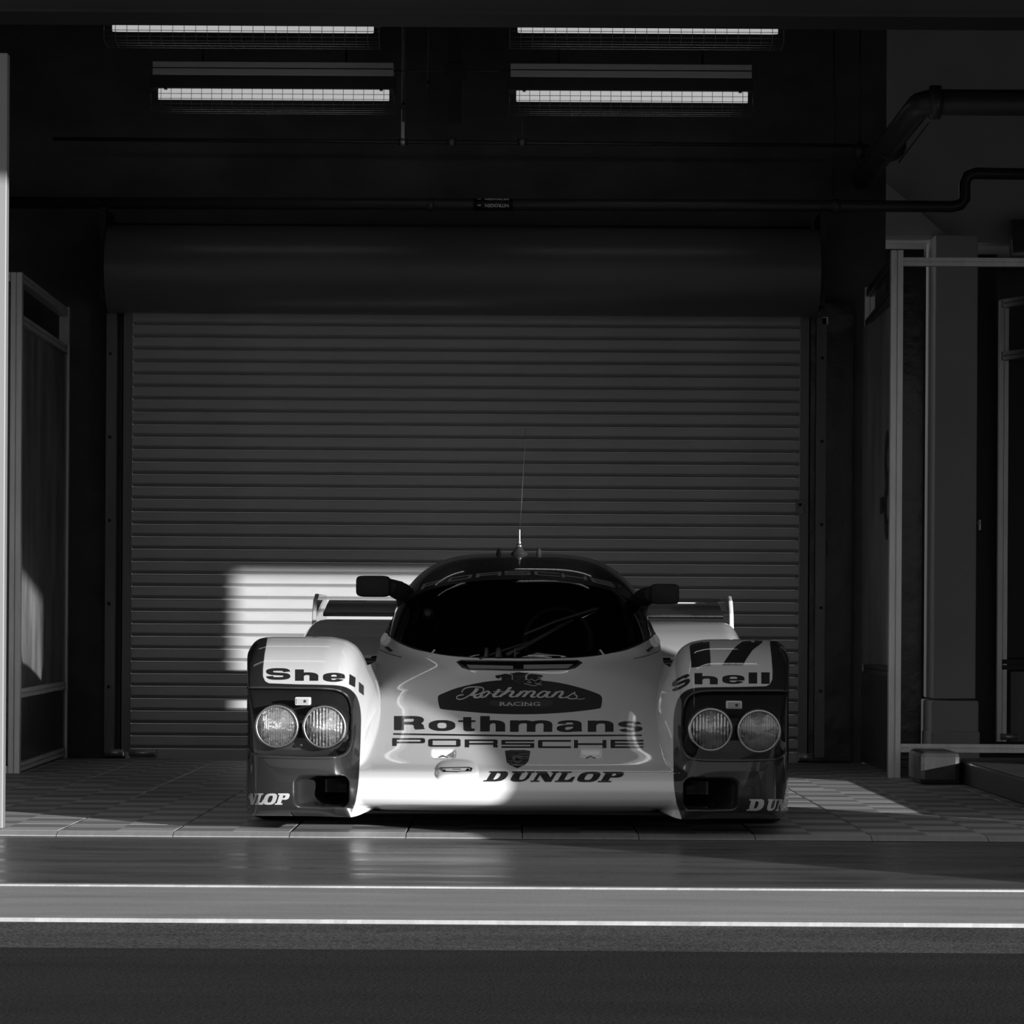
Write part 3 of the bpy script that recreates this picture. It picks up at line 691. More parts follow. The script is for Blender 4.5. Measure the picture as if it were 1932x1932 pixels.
def surf(px, py, off=.0015, detail=False, n=8):
    px = np.asarray(px, float); py = np.asarray(py, float); y = np.full(px.shape, .4)
    for _ in range(n):
        x, z = loc_np(px, py, y); y = .5*y+.5*np.minimum(D(x, z, detail), 2.2) if _ < 3 else np.minimum(D(x, z, detail), 2.2)
    x, z = loc_np(px, py, y); return np.stack([x, y-off, z], -1)
def loc_np(px, py, y):
    dx, dy = px-CX, py-CY; u, v = dx+dy*ROLL, dy-dx*ROLL; Yw = CY0+y
    return u*Yw/F-CX0+CROT*y, HCAM-v*Yw/F-ZG
MIR = 2*px_of(0., .3, .4)[0]
def cover_edge(s):
    pts = [p for p in COVER if p[0] > 462]; dense = []
    for i in range(len(pts)-1):
        for t in np.linspace(0, 1, 3, endpoint=False): dense.append((pts[i][0]*(1-t)+pts[i+1][0]*t, pts[i][1]*(1-t)+pts[i+1][1]*t))
    dense.append(pts[-1]); P = surf([d[0] for d in dense], [d[1] for d in dense], .002)
    P[:, 0] = s*np.abs(P[:, 0]); return P[np.abs(P[:, 0]) < .952]
for s in (-1, 1):
    cv = covers[(s+1)//2]
    MB().tube(cover_edge(s), .0045, 6).build('trim', 'paint_dark', cv)

# lamp bucket, lamps and marker behind each cover
def lamp(cx, cz, y, s, rot, parent):
    h = tag(empty('headlight', (cx, y, cz)), None); h.parent = parent
    R = .0735
    MB().lathe([(R, .055), (R+.004, .04), (R+.004, .004), (R, -.003), (R-.005, -.004), (R-.007, .002)], (0, 0, 0), 'y', 40, False).build('ring', 'steel', h)
    bw = [(R-.006, .004)]+[((R-.006)*math.sqrt(1-t), .004+.055*t) for t in (.15, .3, .45, .6, .75, .88, .96)]+[(.0, .06)]
    MB().lathe(bw, (0, 0, 0), 'y', 40).build('reflector', 'reflector' if (s > 0) == (cx < .8) and abs(cx) < .78 or s < 0 and cx > -.75 else 'reflector_ribbed', h)
    MB().lathe([(0, .012), (.016, .016), (.018, .045)], (0, 0, 0), 'y', 20).build('bulb_shield', 'steel', h)
    n, vs, fs = 44, [], []
    for i in range(n+1):
        for j in range(n+1):
            u, v_ = 2*i/n-1, 2*j/n-1; r = max(abs(u), abs(v_)); k = r/math.hypot(u, v_) if r else 0
            X_, Z_ = u*k*(R-.006), v_*k*(R-.006); rr = (X_*X_+Z_*Z_)/(R*R)
            rib = .0009*math.cos((X_*math.cos(rot)+Z_*math.sin(rot))*900) if (abs(Z_) > .012 or abs(X_) > .06) else 0
            vs.append((X_, -.010*(1-rr)+rib*.9, Z_))
    fs = [(i*(n+1)+j, (i+1)*(n+1)+j, (i+1)*(n+1)+j+1, i*(n+1)+j+1) for i in range(n) for j in range(n)]
    MB().add(vs, fs, True).build('lens', 'lamp_glass', h)
    return h
for s in (-1, 1):
    b = buckets[(s+1)//2]
    for k, (px, py) in enumerate(((522, 1371), (612, 1372)) if s < 0 else ((1341, 1377), (1432, 1380))):
        y = .135 if (k == 0) == (s > 0) or True else .14
        x, z = loc_px(px, py, y); lamp(x, z, y, s, .05*s, car)
        MB().lathe([(.0775, .01), (.0775, .12)], (x, y, z), 'y', 40, False).build('lamp_sleeve', 'bucket', b)
    px, py = (571, 1323) if s < 0 else (1385, 1330)
    x, z = loc_px(px, py, .17)
    mk = MB().box(-.027, .027, 0, .05, -.014, .014).build('marker_light', 'lamp_shell', car, .004, (x, .165, z))
    MB().box(-.022, .022, -.003, 0, -.010, .010).build('lens', mat('marker_lens', .35, .15, coat=1), mk, .001)
    MB().lathe([(0, -.006), (.005, -.004), (.005, 0)], (.008, 0, 0), 'y', 12).build('bulb', 'dark_metal', mk)
    px, py = (568, 1406) if s < 0 else (1386, 1412); x, z = loc_px(px, py, .16)
    MB().lathe([(0, -.006), (.006, -.003), (.006, .02)], (x, .165, z), 'y', 12).build('screw', 'steel', b)

# canopy bubble: glass, dark banner band, roof
def bubble_pt(x, z, back=False):
    r = float(_bh(min(1.0, float(bub_f(x, z))))); return (x, BY-BA*r if not back else BY+1.75*r, z)
_gx = [0, .12, .28, .38, .46, .505, .53, .545]; _gz = [.917, .913, .893, .866, .826, .785, .745, .712]
G_ = pchip(_gx, _gz)
def ztopb(x): return BZ+BH*(max(0, 1-(abs(x)/BW)**BP))**(1/BN)
cols = [.5475*math.sin(math.pi/2*t) for t in np.linspace(-1, 1, 81)]
def strip(zf0, zf1, n, name, m, off=0, parent=car):
    vs, fs = [], []
    for x in cols:
        for k in range(n+1):
            z = zf0(x)+(zf1(x)-zf0(x))*(1-(1-k/n)**1.5 if zf1 is ztop_ else k/n); p = bubble_pt(x, z); vs.append((p[0], p[1]-off, p[2]))
    for i in range(len(cols)-1):
        for k in range(n): a = i*(n+1)+k; fs.append((a, a+n+1, a+n+2, a+1))
    return MB().add(vs, fs, True).build(name, m, parent)
ztop_ = lambda x: ztopb(x)
zbf = lambda x: float(zb(x))-.004; gf = lambda x: float(G_(abs(x)))
ws = strip(zbf, gf, 24, 'windscreen', 'windscreen_glass')
band = strip(gf, ztop_, 30, 'sun_strip', 'roof_dark')
vs, fs = [], []
cols2 = [BW*math.sin(math.pi/2*t) for t in np.linspace(-1, 1, 81)]
for x in cols2:
    zt = ztopb(x); z0 = min(.48, zt)
    for k in range(31):
        t = k/30; z = z0+(zt-z0)*(1-t)**1.0 if False else zt-(zt-z0)*(1-math.cos(t*math.pi/2)); vs.append(bubble_pt(x, z, True))
fs = [(i*31+k, (i+1)*31+k, (i+1)*31+k+1, i*31+k+1) for i in range(len(cols2)-1) for k in range(30)]
roof = MB().add(vs, fs, True).build('roof', 'roof_dark', car)
# outer cowl edge closing the sides of the bubble, beyond the glass
for s in (-1, 1):
    vs, fs = [], []; cx_ = [.5475+(BW-.5475)*k/8 for k in range(9)]
    for x in cx_:
        zt = ztopb(x)
        for k in range(13): z = .50+(zt-.50)*k/12 if zt > .5 else zt; vs.append(bubble_pt(s*x, min(z, zt)))
    fs = [(i*13+k, (i+1)*13+k, (i+1)*13+k+1, i*13+k+1) for i in range(8) for k in range(12)]
    MB().add(vs, fs, True).build('side_pillar', 'roof_dark', car)
# seal along the lower edge of the glass
pts = [bubble_pt(x, float(zb(x))) for x in cols]; MB().tube([(p[0], p[1]-.003, p[2]) for p in pts], .0035, 6).build('seal', 'rubber', ws)
# panel seam and little tab on the scuttle
def seam(pp_, r, name, m, off=.001):
    dense = []
    for i in range(len(pp_)-1):
        for t in np.linspace(0, 1, 6, endpoint=False): dense.append((pp_[i][0]*(1-t)+pp_[i+1][0]*t, pp_[i][1]*(1-t)+pp_[i+1][1]*t))
    dense.append(pp_[-1]); P = surf([d[0] for d in dense], [d[1] for d in dense], off)
    return MB().tube(P, r, 5).build(name, m, car)
seam([(716,1226),(735,1234),(757,1240)], .0016, 'panel_seam', 'black')
seam([(1244,1228),(1222,1237),(1196,1243)], .0016, 'panel_seam', 'black')
for px in (812, 1140):
    P = surf([px+8, px-1] if px < 980 else [px-8, px+1], [1226, 1238], .004); MB().bar(P[0], P[1], .008, .003).build('glass_clip', 'decal_white', ws)
for s, px in ((-1, 731), (1, 1229)):
    P = surf([px, px+s*-9], [1221, 1228], .003); MB().bar(P[0], P[1], .022, .004).build('bonnet_pin', 'black', car)

# slot inlet on the scuttle: rim, floor and divider
sl = [(863,1249),(870,1246.5),(980,1248),(1090,1246.5),(1097,1250),(1084,1260),(1070,1263),(980,1265),(885,1263),(873,1259)]
dense = []
for i in range(len(sl)):
    a_, b_ = sl[i], sl[(i+1) % len(sl)]
    for t in np.linspace(0, 1, 8, endpoint=False): dense.append((a_[0]*(1-t)+b_[0]*t, a_[1]*(1-t)+b_[1]*t))
P = surf([d[0] for d in dense], [d[1] for d in dense], .001)
vi = MB().tube(P, .0035, 6, closed=True).build('scuttle_inlet', 'black', car)
P = surf([880, 968, 968, 886], [1254, 1256, 1262, 1261], .012); MB().add(P.tolist(), [(0,1,2,3)]).build('blade', mat('inlet_grey', .25, .5), vi)
P = surf([988, 1082, 1070, 988], [1254, 1253, 1261, 1262], .012); MB().add(P.tolist(), [(0,1,2,3)]).build('blade', 'inlet_grey', vi)

# tow-eye slot in the blister and small latches in the recesses
P = surf([830, 836, 860, 884, 890, 888, 862, 838], [1449, 1449.5, 1449, 1448.5, 1450, 1455, 1456.5, 1456], .002, True)
te = MB().tube([tuple(p) for p in P], .0032, 6, closed=True).build('tow_eye', 'black', car)
P = surf([835, 860, 886, 884, 862, 838], [1452, 1451, 1450, 1454, 1455.5, 1455.5], .0025, True); MB().add(P.tolist(), [tuple(range(6))]).build('insert', 'chrome', te)
for px, py in ((836, 1428), (1114, 1429)):
    P = surf([px-8, px-2, px, px+2, px+9], [py+1, py-1, py-3, py-1, py+1], .006, True); MB().tube(P, .002, 6).build('latch', 'black', car)

# ---------------------------------------------------------------- lettering
def ribbon(path, a, b, closed=False, ext0=0, ext1=0):
    """stroke a path with an elliptical pen (a across, b up) -> quads in px space"""
    P = [np.array(p, float) for p in path]
    n = len(P); L_, R_ = [], []
    for i in range(n):
        if closed: t = P[(i+1) % n]-P[i-1]
        else: t = P[min(i+1, n-1)]-P[max(i-1, 0)]
        t = t/(np.hypot(*t)+1e-9); nx_, ny_ = -t[1], t[0]; k = math.sqrt((a*nx_)**2+(b*ny_)**2)+1e-9
        o = np.array([a*a*nx_/k, b*b*ny_/k]); p = P[i].copy()
        if not closed and i == 0: p = p-t*ext0
        if not closed and i == n-1: p = p+t*ext1
        L_.append(p+o); R_.append(p-o)
    return L_, R_, closed
def catmull(pts, n=7, closed=False):
    pts = [np.array(p, float) for p in pts]; N = len(pts); out = []
    rng = range(N) if closed else range(N-1)
    for i in rng:
        p0 = pts[i-1] if (closed or i > 0) else 2*pts[0]-pts[1]; p1 = pts[i]; p2 = pts[(i+1) % N]
        p3 = pts[(i+2) % N] if (closed or i+2 < N) else 2*pts[-1]-pts[-2]
        for k in range(n):
            t = k/n; out.append(.5*((2*p1)+(-p0+p2)*t+(2*p0-5*p1+4*p2-p3)*t*t+(-p0+3*p1-3*p2+p3)*t**3))
    if not closed: out.append(pts[-1])
    return out
class Ink:                               # collects flat pieces in px space, then drapes them on the body
    def __init__(s): s.v = []; s.f = []
    def rib(s, path, a, b=None, closed=False, e0=0, e1=0):
        L_, R_, c = ribbon(path, a, b if b is not None else a, closed, e0, e1); n = len(L_); o = len(s.v)
        s.v += [tuple(p) for q_ in zip(L_, R_) for p in q_]
        for i in range(n if c else n-1): j = (i+1) % n; s.f.append((o+2*i, o+2*i+1, o+2*j+1, o+2*j))
    def poly(s, pts, holes=()):
        loops = [[Vector((p[0], p[1], 0)) for p in pts]]+[[Vector((p[0], p[1], 0)) for p in h] for h in holes]
        o = len(s.v); s.v += [(p.x, p.y) for lp in loops for p in lp]; s.f += [tuple(o+i for i in t) for t in tessellate_polygon(loops)]
    def rect(s, x0, x1, y0, y1): s.poly([(x0,y0),(x1,y0),(x1,y1),(x0,y1)])
    def xform(s, fn): s.v = [fn(x, y) for x, y in s.v]
    def drape(s, name, m, mapper, parent=car, cut=6.0, clip=None):
        bm = bmesh.new(); vv = [bm.verts.new((x, y, 0)) for x, y in s.v]
        for f in s.f:
            if len(set(f)) > 2:
                try: bm.faces.new([vv[i] for i in f])
                except ValueError: pass
        if clip:
            bmesh.ops.remove_doubles(bm, verts=bm.verts, dist=.01)
            bmesh.ops.bisect_plane(bm, geom=bm.verts[:]+bm.edges[:]+bm.faces[:], plane_co=(clip[0], 0, 0), plane_no=(clip[1], 0, 0), clear_outer=True)
        bmesh.ops.triangulate(bm, faces=bm.faces)
        for _ in range(5):
            es = [e for e in bm.edges if e.calc_length() > cut]
            if not es: break
            bmesh.ops.subdivide_edges(bm, edges=es, cuts=1); bmesh.ops.triangulate(bm, faces=[f for f in bm.faces if len(f.verts) > 3])
        bad = [f for f in bm.faces if f.calc_area() < 1e-6]
        if bad: bmesh.ops.delete(bm, geom=bad, context='FACES')
        for f in bm.faces:
            p_ = [v.co for v in f.verts]
            if (p_[1]-p_[0]).cross(p_[2]-p_[0]).z > 0: f.normal_flip()
        co = np.array([v.co[:2] for v in bm.verts]); P = mapper(co[:, 0], co[:, 1])
        for v, p in zip(bm.verts, P): v.co = p
        me = bpy.data.meshes.new(name); bm.to_mesh(me); bm.free(); me.polygons.foreach_set('use_smooth', [True]*len(me.polygons))
        return link(name, me, m, parent)
# skeletons in a unit box (y up): ('l' straight | 'c' curve | 'o' closed, points, end extensions)
GL = {
 'S': [('c', [(1,.74),(.93,.93),(.72,1),(.28,1),(.04,.92),(0,.74),(.08,.58),(.3,.52),(.7,.48),(.93,.42),(1,.26),(.95,.08),(.72,0),(.26,0),(.05,.08),(0,.26)], 0, 0)],
 'h': [('l', [(0,0),(0,1)], 1, 1), ('c', [(0,.40),(.15,.58),(.45,.66),(.8,.64),(.97,.52),(1,.36),(1,.18),(1,0)], 0, 1)],
 'n': [('l', [(0,0),(0,1)], 1, 1), ('c', [(0,.62),(.15,.88),(.45,1),(.8,.97),(.97,.8),(1,.55),(1,.25),(1,0)], 0, 1)],
 'm': [('l', [(0,0),(0,1)], 1, 1), ('c', [(0,.65),(.1,.9),(.28,1),(.42,.96),(.5,.75),(.5,.3),(.5,0)], 0, 1), ('c', [(.5,.65),(.6,.9),(.78,1),(.93,.96),(1,.75),(1,.3),(1,0)], 0, 1)],
 'e': [('l', [(.02,.46),(1,.46)], 0, 0), ('c', [(1,.46),(.96,.84),(.7,1),(.3,1),(.04,.84),(0,.5),(.04,.16),(.3,0),(.7,0),(.98,.22)], 1, 0)],
 'l': [('l', [(0,0),(0,1)], 1, 1)],
 'o': [('o', [(0,.5),(.05,.8),(.28,.98),(.5,1),(.72,.98),(.95,.8),(1,.5),(.95,.2),(.72,.02),(.5,0),(.28,.02),(.05,.2)], 0, 0)],
 't': [('c', [(.42,1.1),(.42,.7),(.42,.25),(.5,.04),(.7,0),(1,.02)], 1, 0), ('l', [(0,.72),(1,.72)], 1, 0)],
 'a': [('c', [(.04,.74),(.12,.93),(.4,1),(.75,.98),(.93,.84),(.95,.6),(.95,.2),(.98,0)], 0, .5), ('c', [(.93,.58),(.5,.56),(.1,.46),(0,.26),(.1,.06),(.38,0),(.7,.08),(.93,.28)], 0, 0)],
 's': [('c', [(.96,.76),(.85,.94),(.6,1),(.25,.98),(.03,.86),(.05,.66),(.3,.56),(.7,.48),(.97,.36),(1,.18),(.85,.04),(.55,0),(.2,.02),(.02,.2)], 0, 0)],
 'R': [('l', [(0,0),(0,1)], 1, 1), ('c', [(0,1),(.6,1),(.88,.96),(.96,.76),(.86,.56),(.6,.5),(0,.5)], 0, 0), ('c', [(.5,.5),(.8,.46),(.94,.3),(.96,.1),(1,0)], 0, .5)],
}
def letter(ink, ch, x0, x1, yt, yb_, a, b, fn=None):
    """glyph filling the px box x0..x1, yt(top)..yb_(bottom)"""
    pts_fn = lambda p: (x0+a+(x1-x0-2*a)*p[0], yb_-b-(yb_-yt-2*b)*p[1])
    for kind, pts, e0, e1 in GL[ch]:
        q_ = [pts_fn(p) for p in pts]
        if kind == 'c': q_ = catmull(q_, 6)
        if kind == 'o': q_ = catmull(q_, 5, True)
        vert = abs(q_[-1][0]-q_[-2][0]) < abs(q_[-1][1]-q_[-2][1]); vert0 = abs(q_[1][0]-q_[0][0]) < abs(q_[1][1]-q_[0][1])
        if fn: pass
        ink.rib(q_, a, b, kind == 'o', e0*(b if vert0 else a), e1*(b if vert else a))
BODY = lambda x, y: surf(x, y, .0018)
BODY2 = lambda x, y: surf(x, y, .0034)
BODY3 = lambda x, y: surf(x, y, .0048)
# big word on the hood
k = Ink()
sc = lambda z_: 730+z_/3.864
for ch, a_, b_, t_, bt in (('R', 52, 276, 42, 146), ('o', 305, 499, 72, 151), ('t', 520, 645, 50, 153), ('h', 680, 862, 42, 155), ('m', 897, 1205, 73, 157), ('a', 1237, 1426, 73, 159), ('n', 1464, 1652, 75, 157), ('s', 1684, 1862, 78, 159)):
    aa = {'m': 8.2, 'o': 8.2, 't': 7.6, 's': 7.6, 'a': 8, 'n': 8, 'R': 9.4, 'h': 9}[ch]
    bb = {'R': 2.7, 'o': 2.5, 'm': 2.8, 'a': 2.1, 's': 2.3, 't': 1.5, 'n': 2.8, 'h': 2.9}[ch]
    if ch == 't':
        k.poly([(sc(x_), 1340+y_/3.864) for x_, y_ in [(556,50),(615,50),(615,73),(645,73),(645,86),(615,86),(615,126),(622,134),(640,132),(640,151),(610,154),(575,153),(558,143),(556,86),(520,86),(520,74),(556,73)]]); continue
    letter(k, ch, sc(a_), sc(b_), 1340+t_/3.864, 1340+bt/3.864, aa, bb)
k.drape('lettering', 'decal_dark', BODY)
k = Ink(); k.poly([(742,1383.2),(980,1386.6),(1211,1385.6),(1211,1388.6),(980,1389.8),(742,1386.4)]); k.drape('underline', 'decal_dark', BODY, cut=10)
# wide squared word below it
def squared(k, T, a=7.5, b=2.1):
    """T maps unit-letter boxes: T(i, u, v) -> px with v up; a, b stroke in units of px"""
    def R_(i, u0, u1, v0, v1):
        k.poly([T(i, u0, v0), T(i, u1, v0), T(i, u1, v1), T(i, u0, v1)])
    A, B = .135, .22; c = .06
    def box_(i, holes, cut_=()):
        k.poly([T(i, *p) for p in [(0+c, 0), (1-c, 0), (1, c*2), (1, 1-c*2), (1-c, 1), (c, 1), (0, 1-c*2), (0, c*2)]], [[T(i, *p) for p in h] for h in holes])
    def cap(i, vlo):                     # P / R bowl
        k.poly([T(i, *p) for p in [(0, vlo), (1-c, vlo), (1, vlo+.12), (1, 1-.12), (1-c, 1), (0, 1)]], [[T(i, *p) for p in [(A, vlo+B), (1-A, vlo+B), (1-A, 1-B), (A, 1-B)]]])
    cap(0, .34); R_(0, 0, A, 0, .36)
    box_(1, [[(A, B), (1-A, B), (1-A, 1-B), (A, 1-B)]])
    cap(2, .34); R_(2, 0, A, 0, .36); k.poly([T(2, *p) for p in [(1-A, .36), (1-A*.2, .36), (1, .28), (1, 0), (1-A, 0)]])
    for u0, u1, v0, v1 in ((0, 1, 1-B, 1), (0, 1, .39, .61), (0, 1, 0, B), (0, A*.9, .5, .9), (1-A*.9, 1, .1, .5)): R_(3, u0, u1, v0, v1)
    for u0, u1, v0, v1 in ((.03, 1, 1-B, 1), (.03, 1, 0, B), (0, A, .07, .93)): R_(4, u0, u1, v0, v1)
    for u0, u1, v0, v1 in ((0, A*.9, 0, 1), (1-A*.9, 1, 0, 1), (0, 1, .38, .60)): R_(5, u0, u1, v0, v1)
    for u0, u1, v0, v1 in ((0, 1, 1-B, 1), (0, 1, .39, .61), (0, 1, 0, B), (0, A, 0, 1)): R_(6, u0, u1, v0, v1)
bx_ = [(740, 802, 1392.5, 1407.5), (808, 869, 1394, 1409), (877, 939, 1395, 1410), (946, 1008, 1396, 1411), (1015, 1077, 1396, 1411.3), (1083, 1144, 1396, 1411.3), (1152, 1214, 1395.5, 1411.3)]
k = Ink(); squared(k, lambda i, u, v: (bx_[i][0]+(bx_[i][1]-bx_[i][0])*u, bx_[i][3]+(bx_[i][2]-bx_[i][3])*v)); k.drape('lettering', 'decal_dark', BODY)
# slanted slab word: unit glyphs, sheared
def slab(k, T):
    sb = .20; q_ = .13                  # serif height
    def R_(i, u0, u1, v0, v1): k.poly([T(i, u0, v0), T(i, u1, v0), T(i, u1, v1), T(i, u0, v1)])
    def O_(i, u0, u1, iu0, iu1, v0=0, v1=1, iv0=.2, iv1=.8, n=24, sq=1.5):
        def ring(a0, a1, b0, b1):
            out = []
            for t in range(n):
                an = 2*math.pi*t/n; c_, s_ = math.cos(an), math.sin(an)
                out.append(T(i, (a0+a1)/2+(a1-a0)/2*math.copysign(abs(c_)**(2/ (2*sq)), c_), (b0+b1)/2+(b1-b0)/2*math.copysign(abs(s_)**(2/(2*sq)), s_)))
            return out
        k.poly(ring(u0, u1, v0, v1), [ring(iu0, iu1, iv0, iv1)])
    # D
    k.poly([T(0, *p) for p in [(0,0),(.62,0),(.85,.08),(.98,.3),(1,.6),(.93,.88),(.78,1),(.0,1),(.0,1-q_),(.12,1-q_),(.12,q_),(0,q_)]], [[T(0, *p) for p in [(.42,.2),(.52,.2),(.62,.32),(.65,.55),(.62,.75),(.52,.82),(.42,.82)]]])
    # U
    k.poly([T(1, *p) for p in [(.0,1),(.58,1),(.58,1-q_),(.48,1-q_),(.48,.4),(.52,.22),(.62,.18),(.72,.24),(.76,.4),(.76,1-q_),(.66,1-q_),(.66,1),(1.02,1),(1.02,1-q_),(.92,1-q_),(.92,.34),(.82,.1),(.62,0),(.36,0),(.18,.1),(.12,.3),(.12,1-q_),(0,1-q_)]])
    # N
    k.poly([T(2, *p) for p in [(0,1),(.46,1),(.80,.42),(.80,1-q_),(.70,1-q_),(.70,1),(1.05,1),(1.05,1-q_),(.95,1-q_),(.95,0),(.66,0),(.26,.66),(.26,q_),(.40,q_),(.40,0),(0,0),(0,q_),(.11,q_),(.11,1-q_),(0,1-q_)]])
    # L
    k.poly([T(3, *p) for p in [(0,1),(.62,1),(.62,1-q_),(.46,1-q_),(.46,.2),(.70,.2),(.84,.5),(.98,.5),(.98,0),(0,0),(0,q_),(.13,q_),(.13,1-q_),(0,1-q_)]])
    O_(4, 0, 1, .33, .67)
    # P
    k.poly([T(5, *p) for p in [(0,1),(.8,1),(.96,.92),(1,.72),(.96,.52),(.8,.44),(.47,.44),(.47,q_),(.62,q_),(.62,0),(0,0),(0,q_),(.13,q_),(.13,1-q_),(0,1-q_)]], [[T(5, *p) for p in [(.47,.6),(.6,.6),(.67,.72),(.6,.83),(.47,.83)]]])
sl0 = 5.6  # px slant top minus bottom at height 19
bd = [(911.6, 951), (955, 997), (1000, 1042), (1046, 1080), (1085, 1125), (1127, 1168)]
k = Ink(); slab(k, lambda i, u, v: (bd[i][0]+(bd[i][1]-bd[i][0])*u+12*v, 1474.5-19.5*v+.2*i)); k.drape('lettering', 'decal_dark', lambda x, y: surf(x, y, .002), cut=4)
# words at the lower outer corners of the fenders
bl = [(433, 444), (446, 459), (461, 479), (480, 496), (494, 518), (518, 541)]
k = Ink(); slab(k, lambda i, u, v: (bl[i][0]+(bl[i][1]-bl[i][0])*u+7*v, 1518.5-21.5*v)); k2 = Ink()
k.drape('lettering', 'decal_white', lambda x, y: surf(x, y, .002), cut=4, clip=(469, -1))
br = [(1408, 1438), (1443, 1462), (1463, 1478), (1478, 1487), (1489, 1500), (1501, 1510)]
k = Ink(); slab(k, lambda i, u, v: (br[i][0]+(br[i][1]-br[i][0])*u+6*v, 1529.5-22*v))
k.drape('lettering', 'decal_white', lambda x, y: surf(x, y, .002), cut=4, clip=(1487, 1))
# fender words
k = Ink()
def curveL(x, y):                        # the word bends down over the inner shoulder
    d = max(0, x-648); return (x-.10*d, y+.62*d+.004*d*d)
zs = lambda a_, b_: (440+a_/5.084, 440+b_/5.084)
for ch, a_, b_, t_, bt, aa, bb in (('S', 316, 548, 410, 521, 6.6, 2.6), ('h', 594, 816, 422, 531, 8.2, 2.6), ('e', 862, 1072, 455, 540, 7.6, 1.9)):
    letter(k, ch, *zs(a_, b_), 1180+t_/5.084, 1180+bt/5.084, aa, bb)
k.poly([(659.5,1271.5),(671,1278.5),(670,1297),(658.5,1291)]); k.poly([(677,1286),(686.5,1294),(686.5,1312.5),(677,1305)])
k.drape('lettering', 'decal_dark', lambda x, y: surf(x, y, .002), cut=4)
k = Ink(); zr = lambda a_: 1250+a_/8.4
for ch, a_, b_, t_, bt, aa, bb in (('h', 505, 873, 670, 848, 7.4, 2.4), ('e', 946, 1297, 702, 838, 6.8, 1.6)):
    letter(k, ch, zr(a_), zr(b_), 1190+t_/8.4, 1190+bt/8.4, aa, bb)
k.rect(zr(1363), zr(1497), 1190+660/8.4, 1190+836/8.4); k.rect(zr(1562), zr(1695), 1190+658/8.4, 1190+840/8.4)
s_ = Ink(); letter(s_, 'S', 0, 34, 0, 22, 4.8, 2.6)
s_.xform(lambda x, y: (1267.5+x, 1281.5+y*1.02+(17-x)*.50-4.8))
o_ = len(k.v); k.v += s_.v; k.f += [tuple(i+o_ for i in f) for f in s_.f]
k.drape('lettering', 'decal_dark', lambda x, y: surf(x, y, .002), cut=4)
# racing number on the fender top
k = Ink(); k.poly([(1300.5,1216),(1338,1207.5),(1341,1255.5),(1304.5,1259.5)])
k.poly([(1401,1210),(1398,1211),(1442,1206.6),(1436,1214),(1420,1226),(1410,1240),(1401,1255),(1362.5,1255),(1370,1243),(1381,1227),(1391,1217)])
k.drape('number', 'decal_black', BODY, cut=5)

# oval badge
oval = [(826,1318),(828,1312),(836,1308),(862,1298),(900,1289),(935,1284),(978,1282.5),(1022,1284),(1060,1289),(1100,1299),(1126,1308),(1134,1313),(1136,1320),(1134,1333),(1128,1337),(1080,1343),(1030,1346.5),(978,1347.5),(925,1346),(880,1342.5),(835,1338),(829,1333)]
k = Ink(); k.poly([tuple(p) for p in catmull(oval, 4, True)]); ov = k.drape('oval_badge', 'decal_dark', BODY, cut=7)
# script word
z8 = lambda x, y: (860+x/8.05, 1230+y/8.05)
k = Ink()
def scr(pts, a, b=None, taper=True): 
    q_ = catmull([z8(*p) for p in pts], 7); n = len(q_)
    k.rib(q_, a*1.32 if a > 1.3 else a, (b if b else a)*1.1)
th = .55; tk = 2.2
scr([(90,620),(110,575),(180,540),(290,530),(390,540),(425,570),(400,615),(330,645),(285,650)], .9, .9)
scr([(310,545),(270,600),(190,670),(110,710),(50,720),(15,705),(20,675),(70,655),(120,650)], .9, .9)
scr([(330,555),(285,610),(215,665)], 2.6, 1.2)
scr([(275,640),(285,670),(300,695),(345,690),(400,655)], 2.4, 1.0)
scr([(415,605),(385,650),(375,675),(400,690),(450,675),(500,625),(500,600),(460,600),(415,630)], 1.5, 1.0)
scr([(490,610),(560,640),(600,620)], .7, .6)
scr([(660,565),(620,620),(575,665),(600,683),(645,670)], 2.3, .9); scr([(570,600),(720,600)], .8, .5)
scr([(830,535),(780,590),(715,640),(660,685)], 2.5, .8); scr([(720,650),(800,600),(865,595),(860,625),(830,660),(850,685),(890,675)], 2.3, .8)
scr([(1005,595),(970,640),(910,685)], 2.5, .8); scr([(930,655),(1030,598),(1080,598),(1075,630),(1020,685)], 2.3, .8); scr([(1040,655),(1130,598),(1190,600),(1180,635),(1150,665),(1165,688),(1205,678)], 2.3, .8)
scr([(1390,605),(1330,598),(1260,640),(1245,670),(1280,690),(1340,670),(1400,610)], 1.8, 1.0); scr([(1425,598),(1380,650),(1385,685),(1430,685)], 2.3, .8)
scr([(1540,600),(1505,640),(1450,690)], 2.4, .8); scr([(1470,660),(1560,605),(1615,600),(1610,640),(1580,675),(1600,697),(1650,690)], 2.2, .8)
scr([(1670,700),(1760,640),(1810,612),(1800,640),(1840,670),(1820,705),(1760,712),(1700,700)], 1.2, .9); scr([(1820,705),(1880,718),(1960,705)], .7, .5)
for ln in ([(600,640),(660,610)], [(880,682),(940,650)], [(1200,685),(1260,650)], [(1425,690),(1475,655)], [(1645,695),(1720,665)]): scr(ln, .7, .5)
k.drape('script_lettering', 'decal_white', BODY2, ov, cut=4)
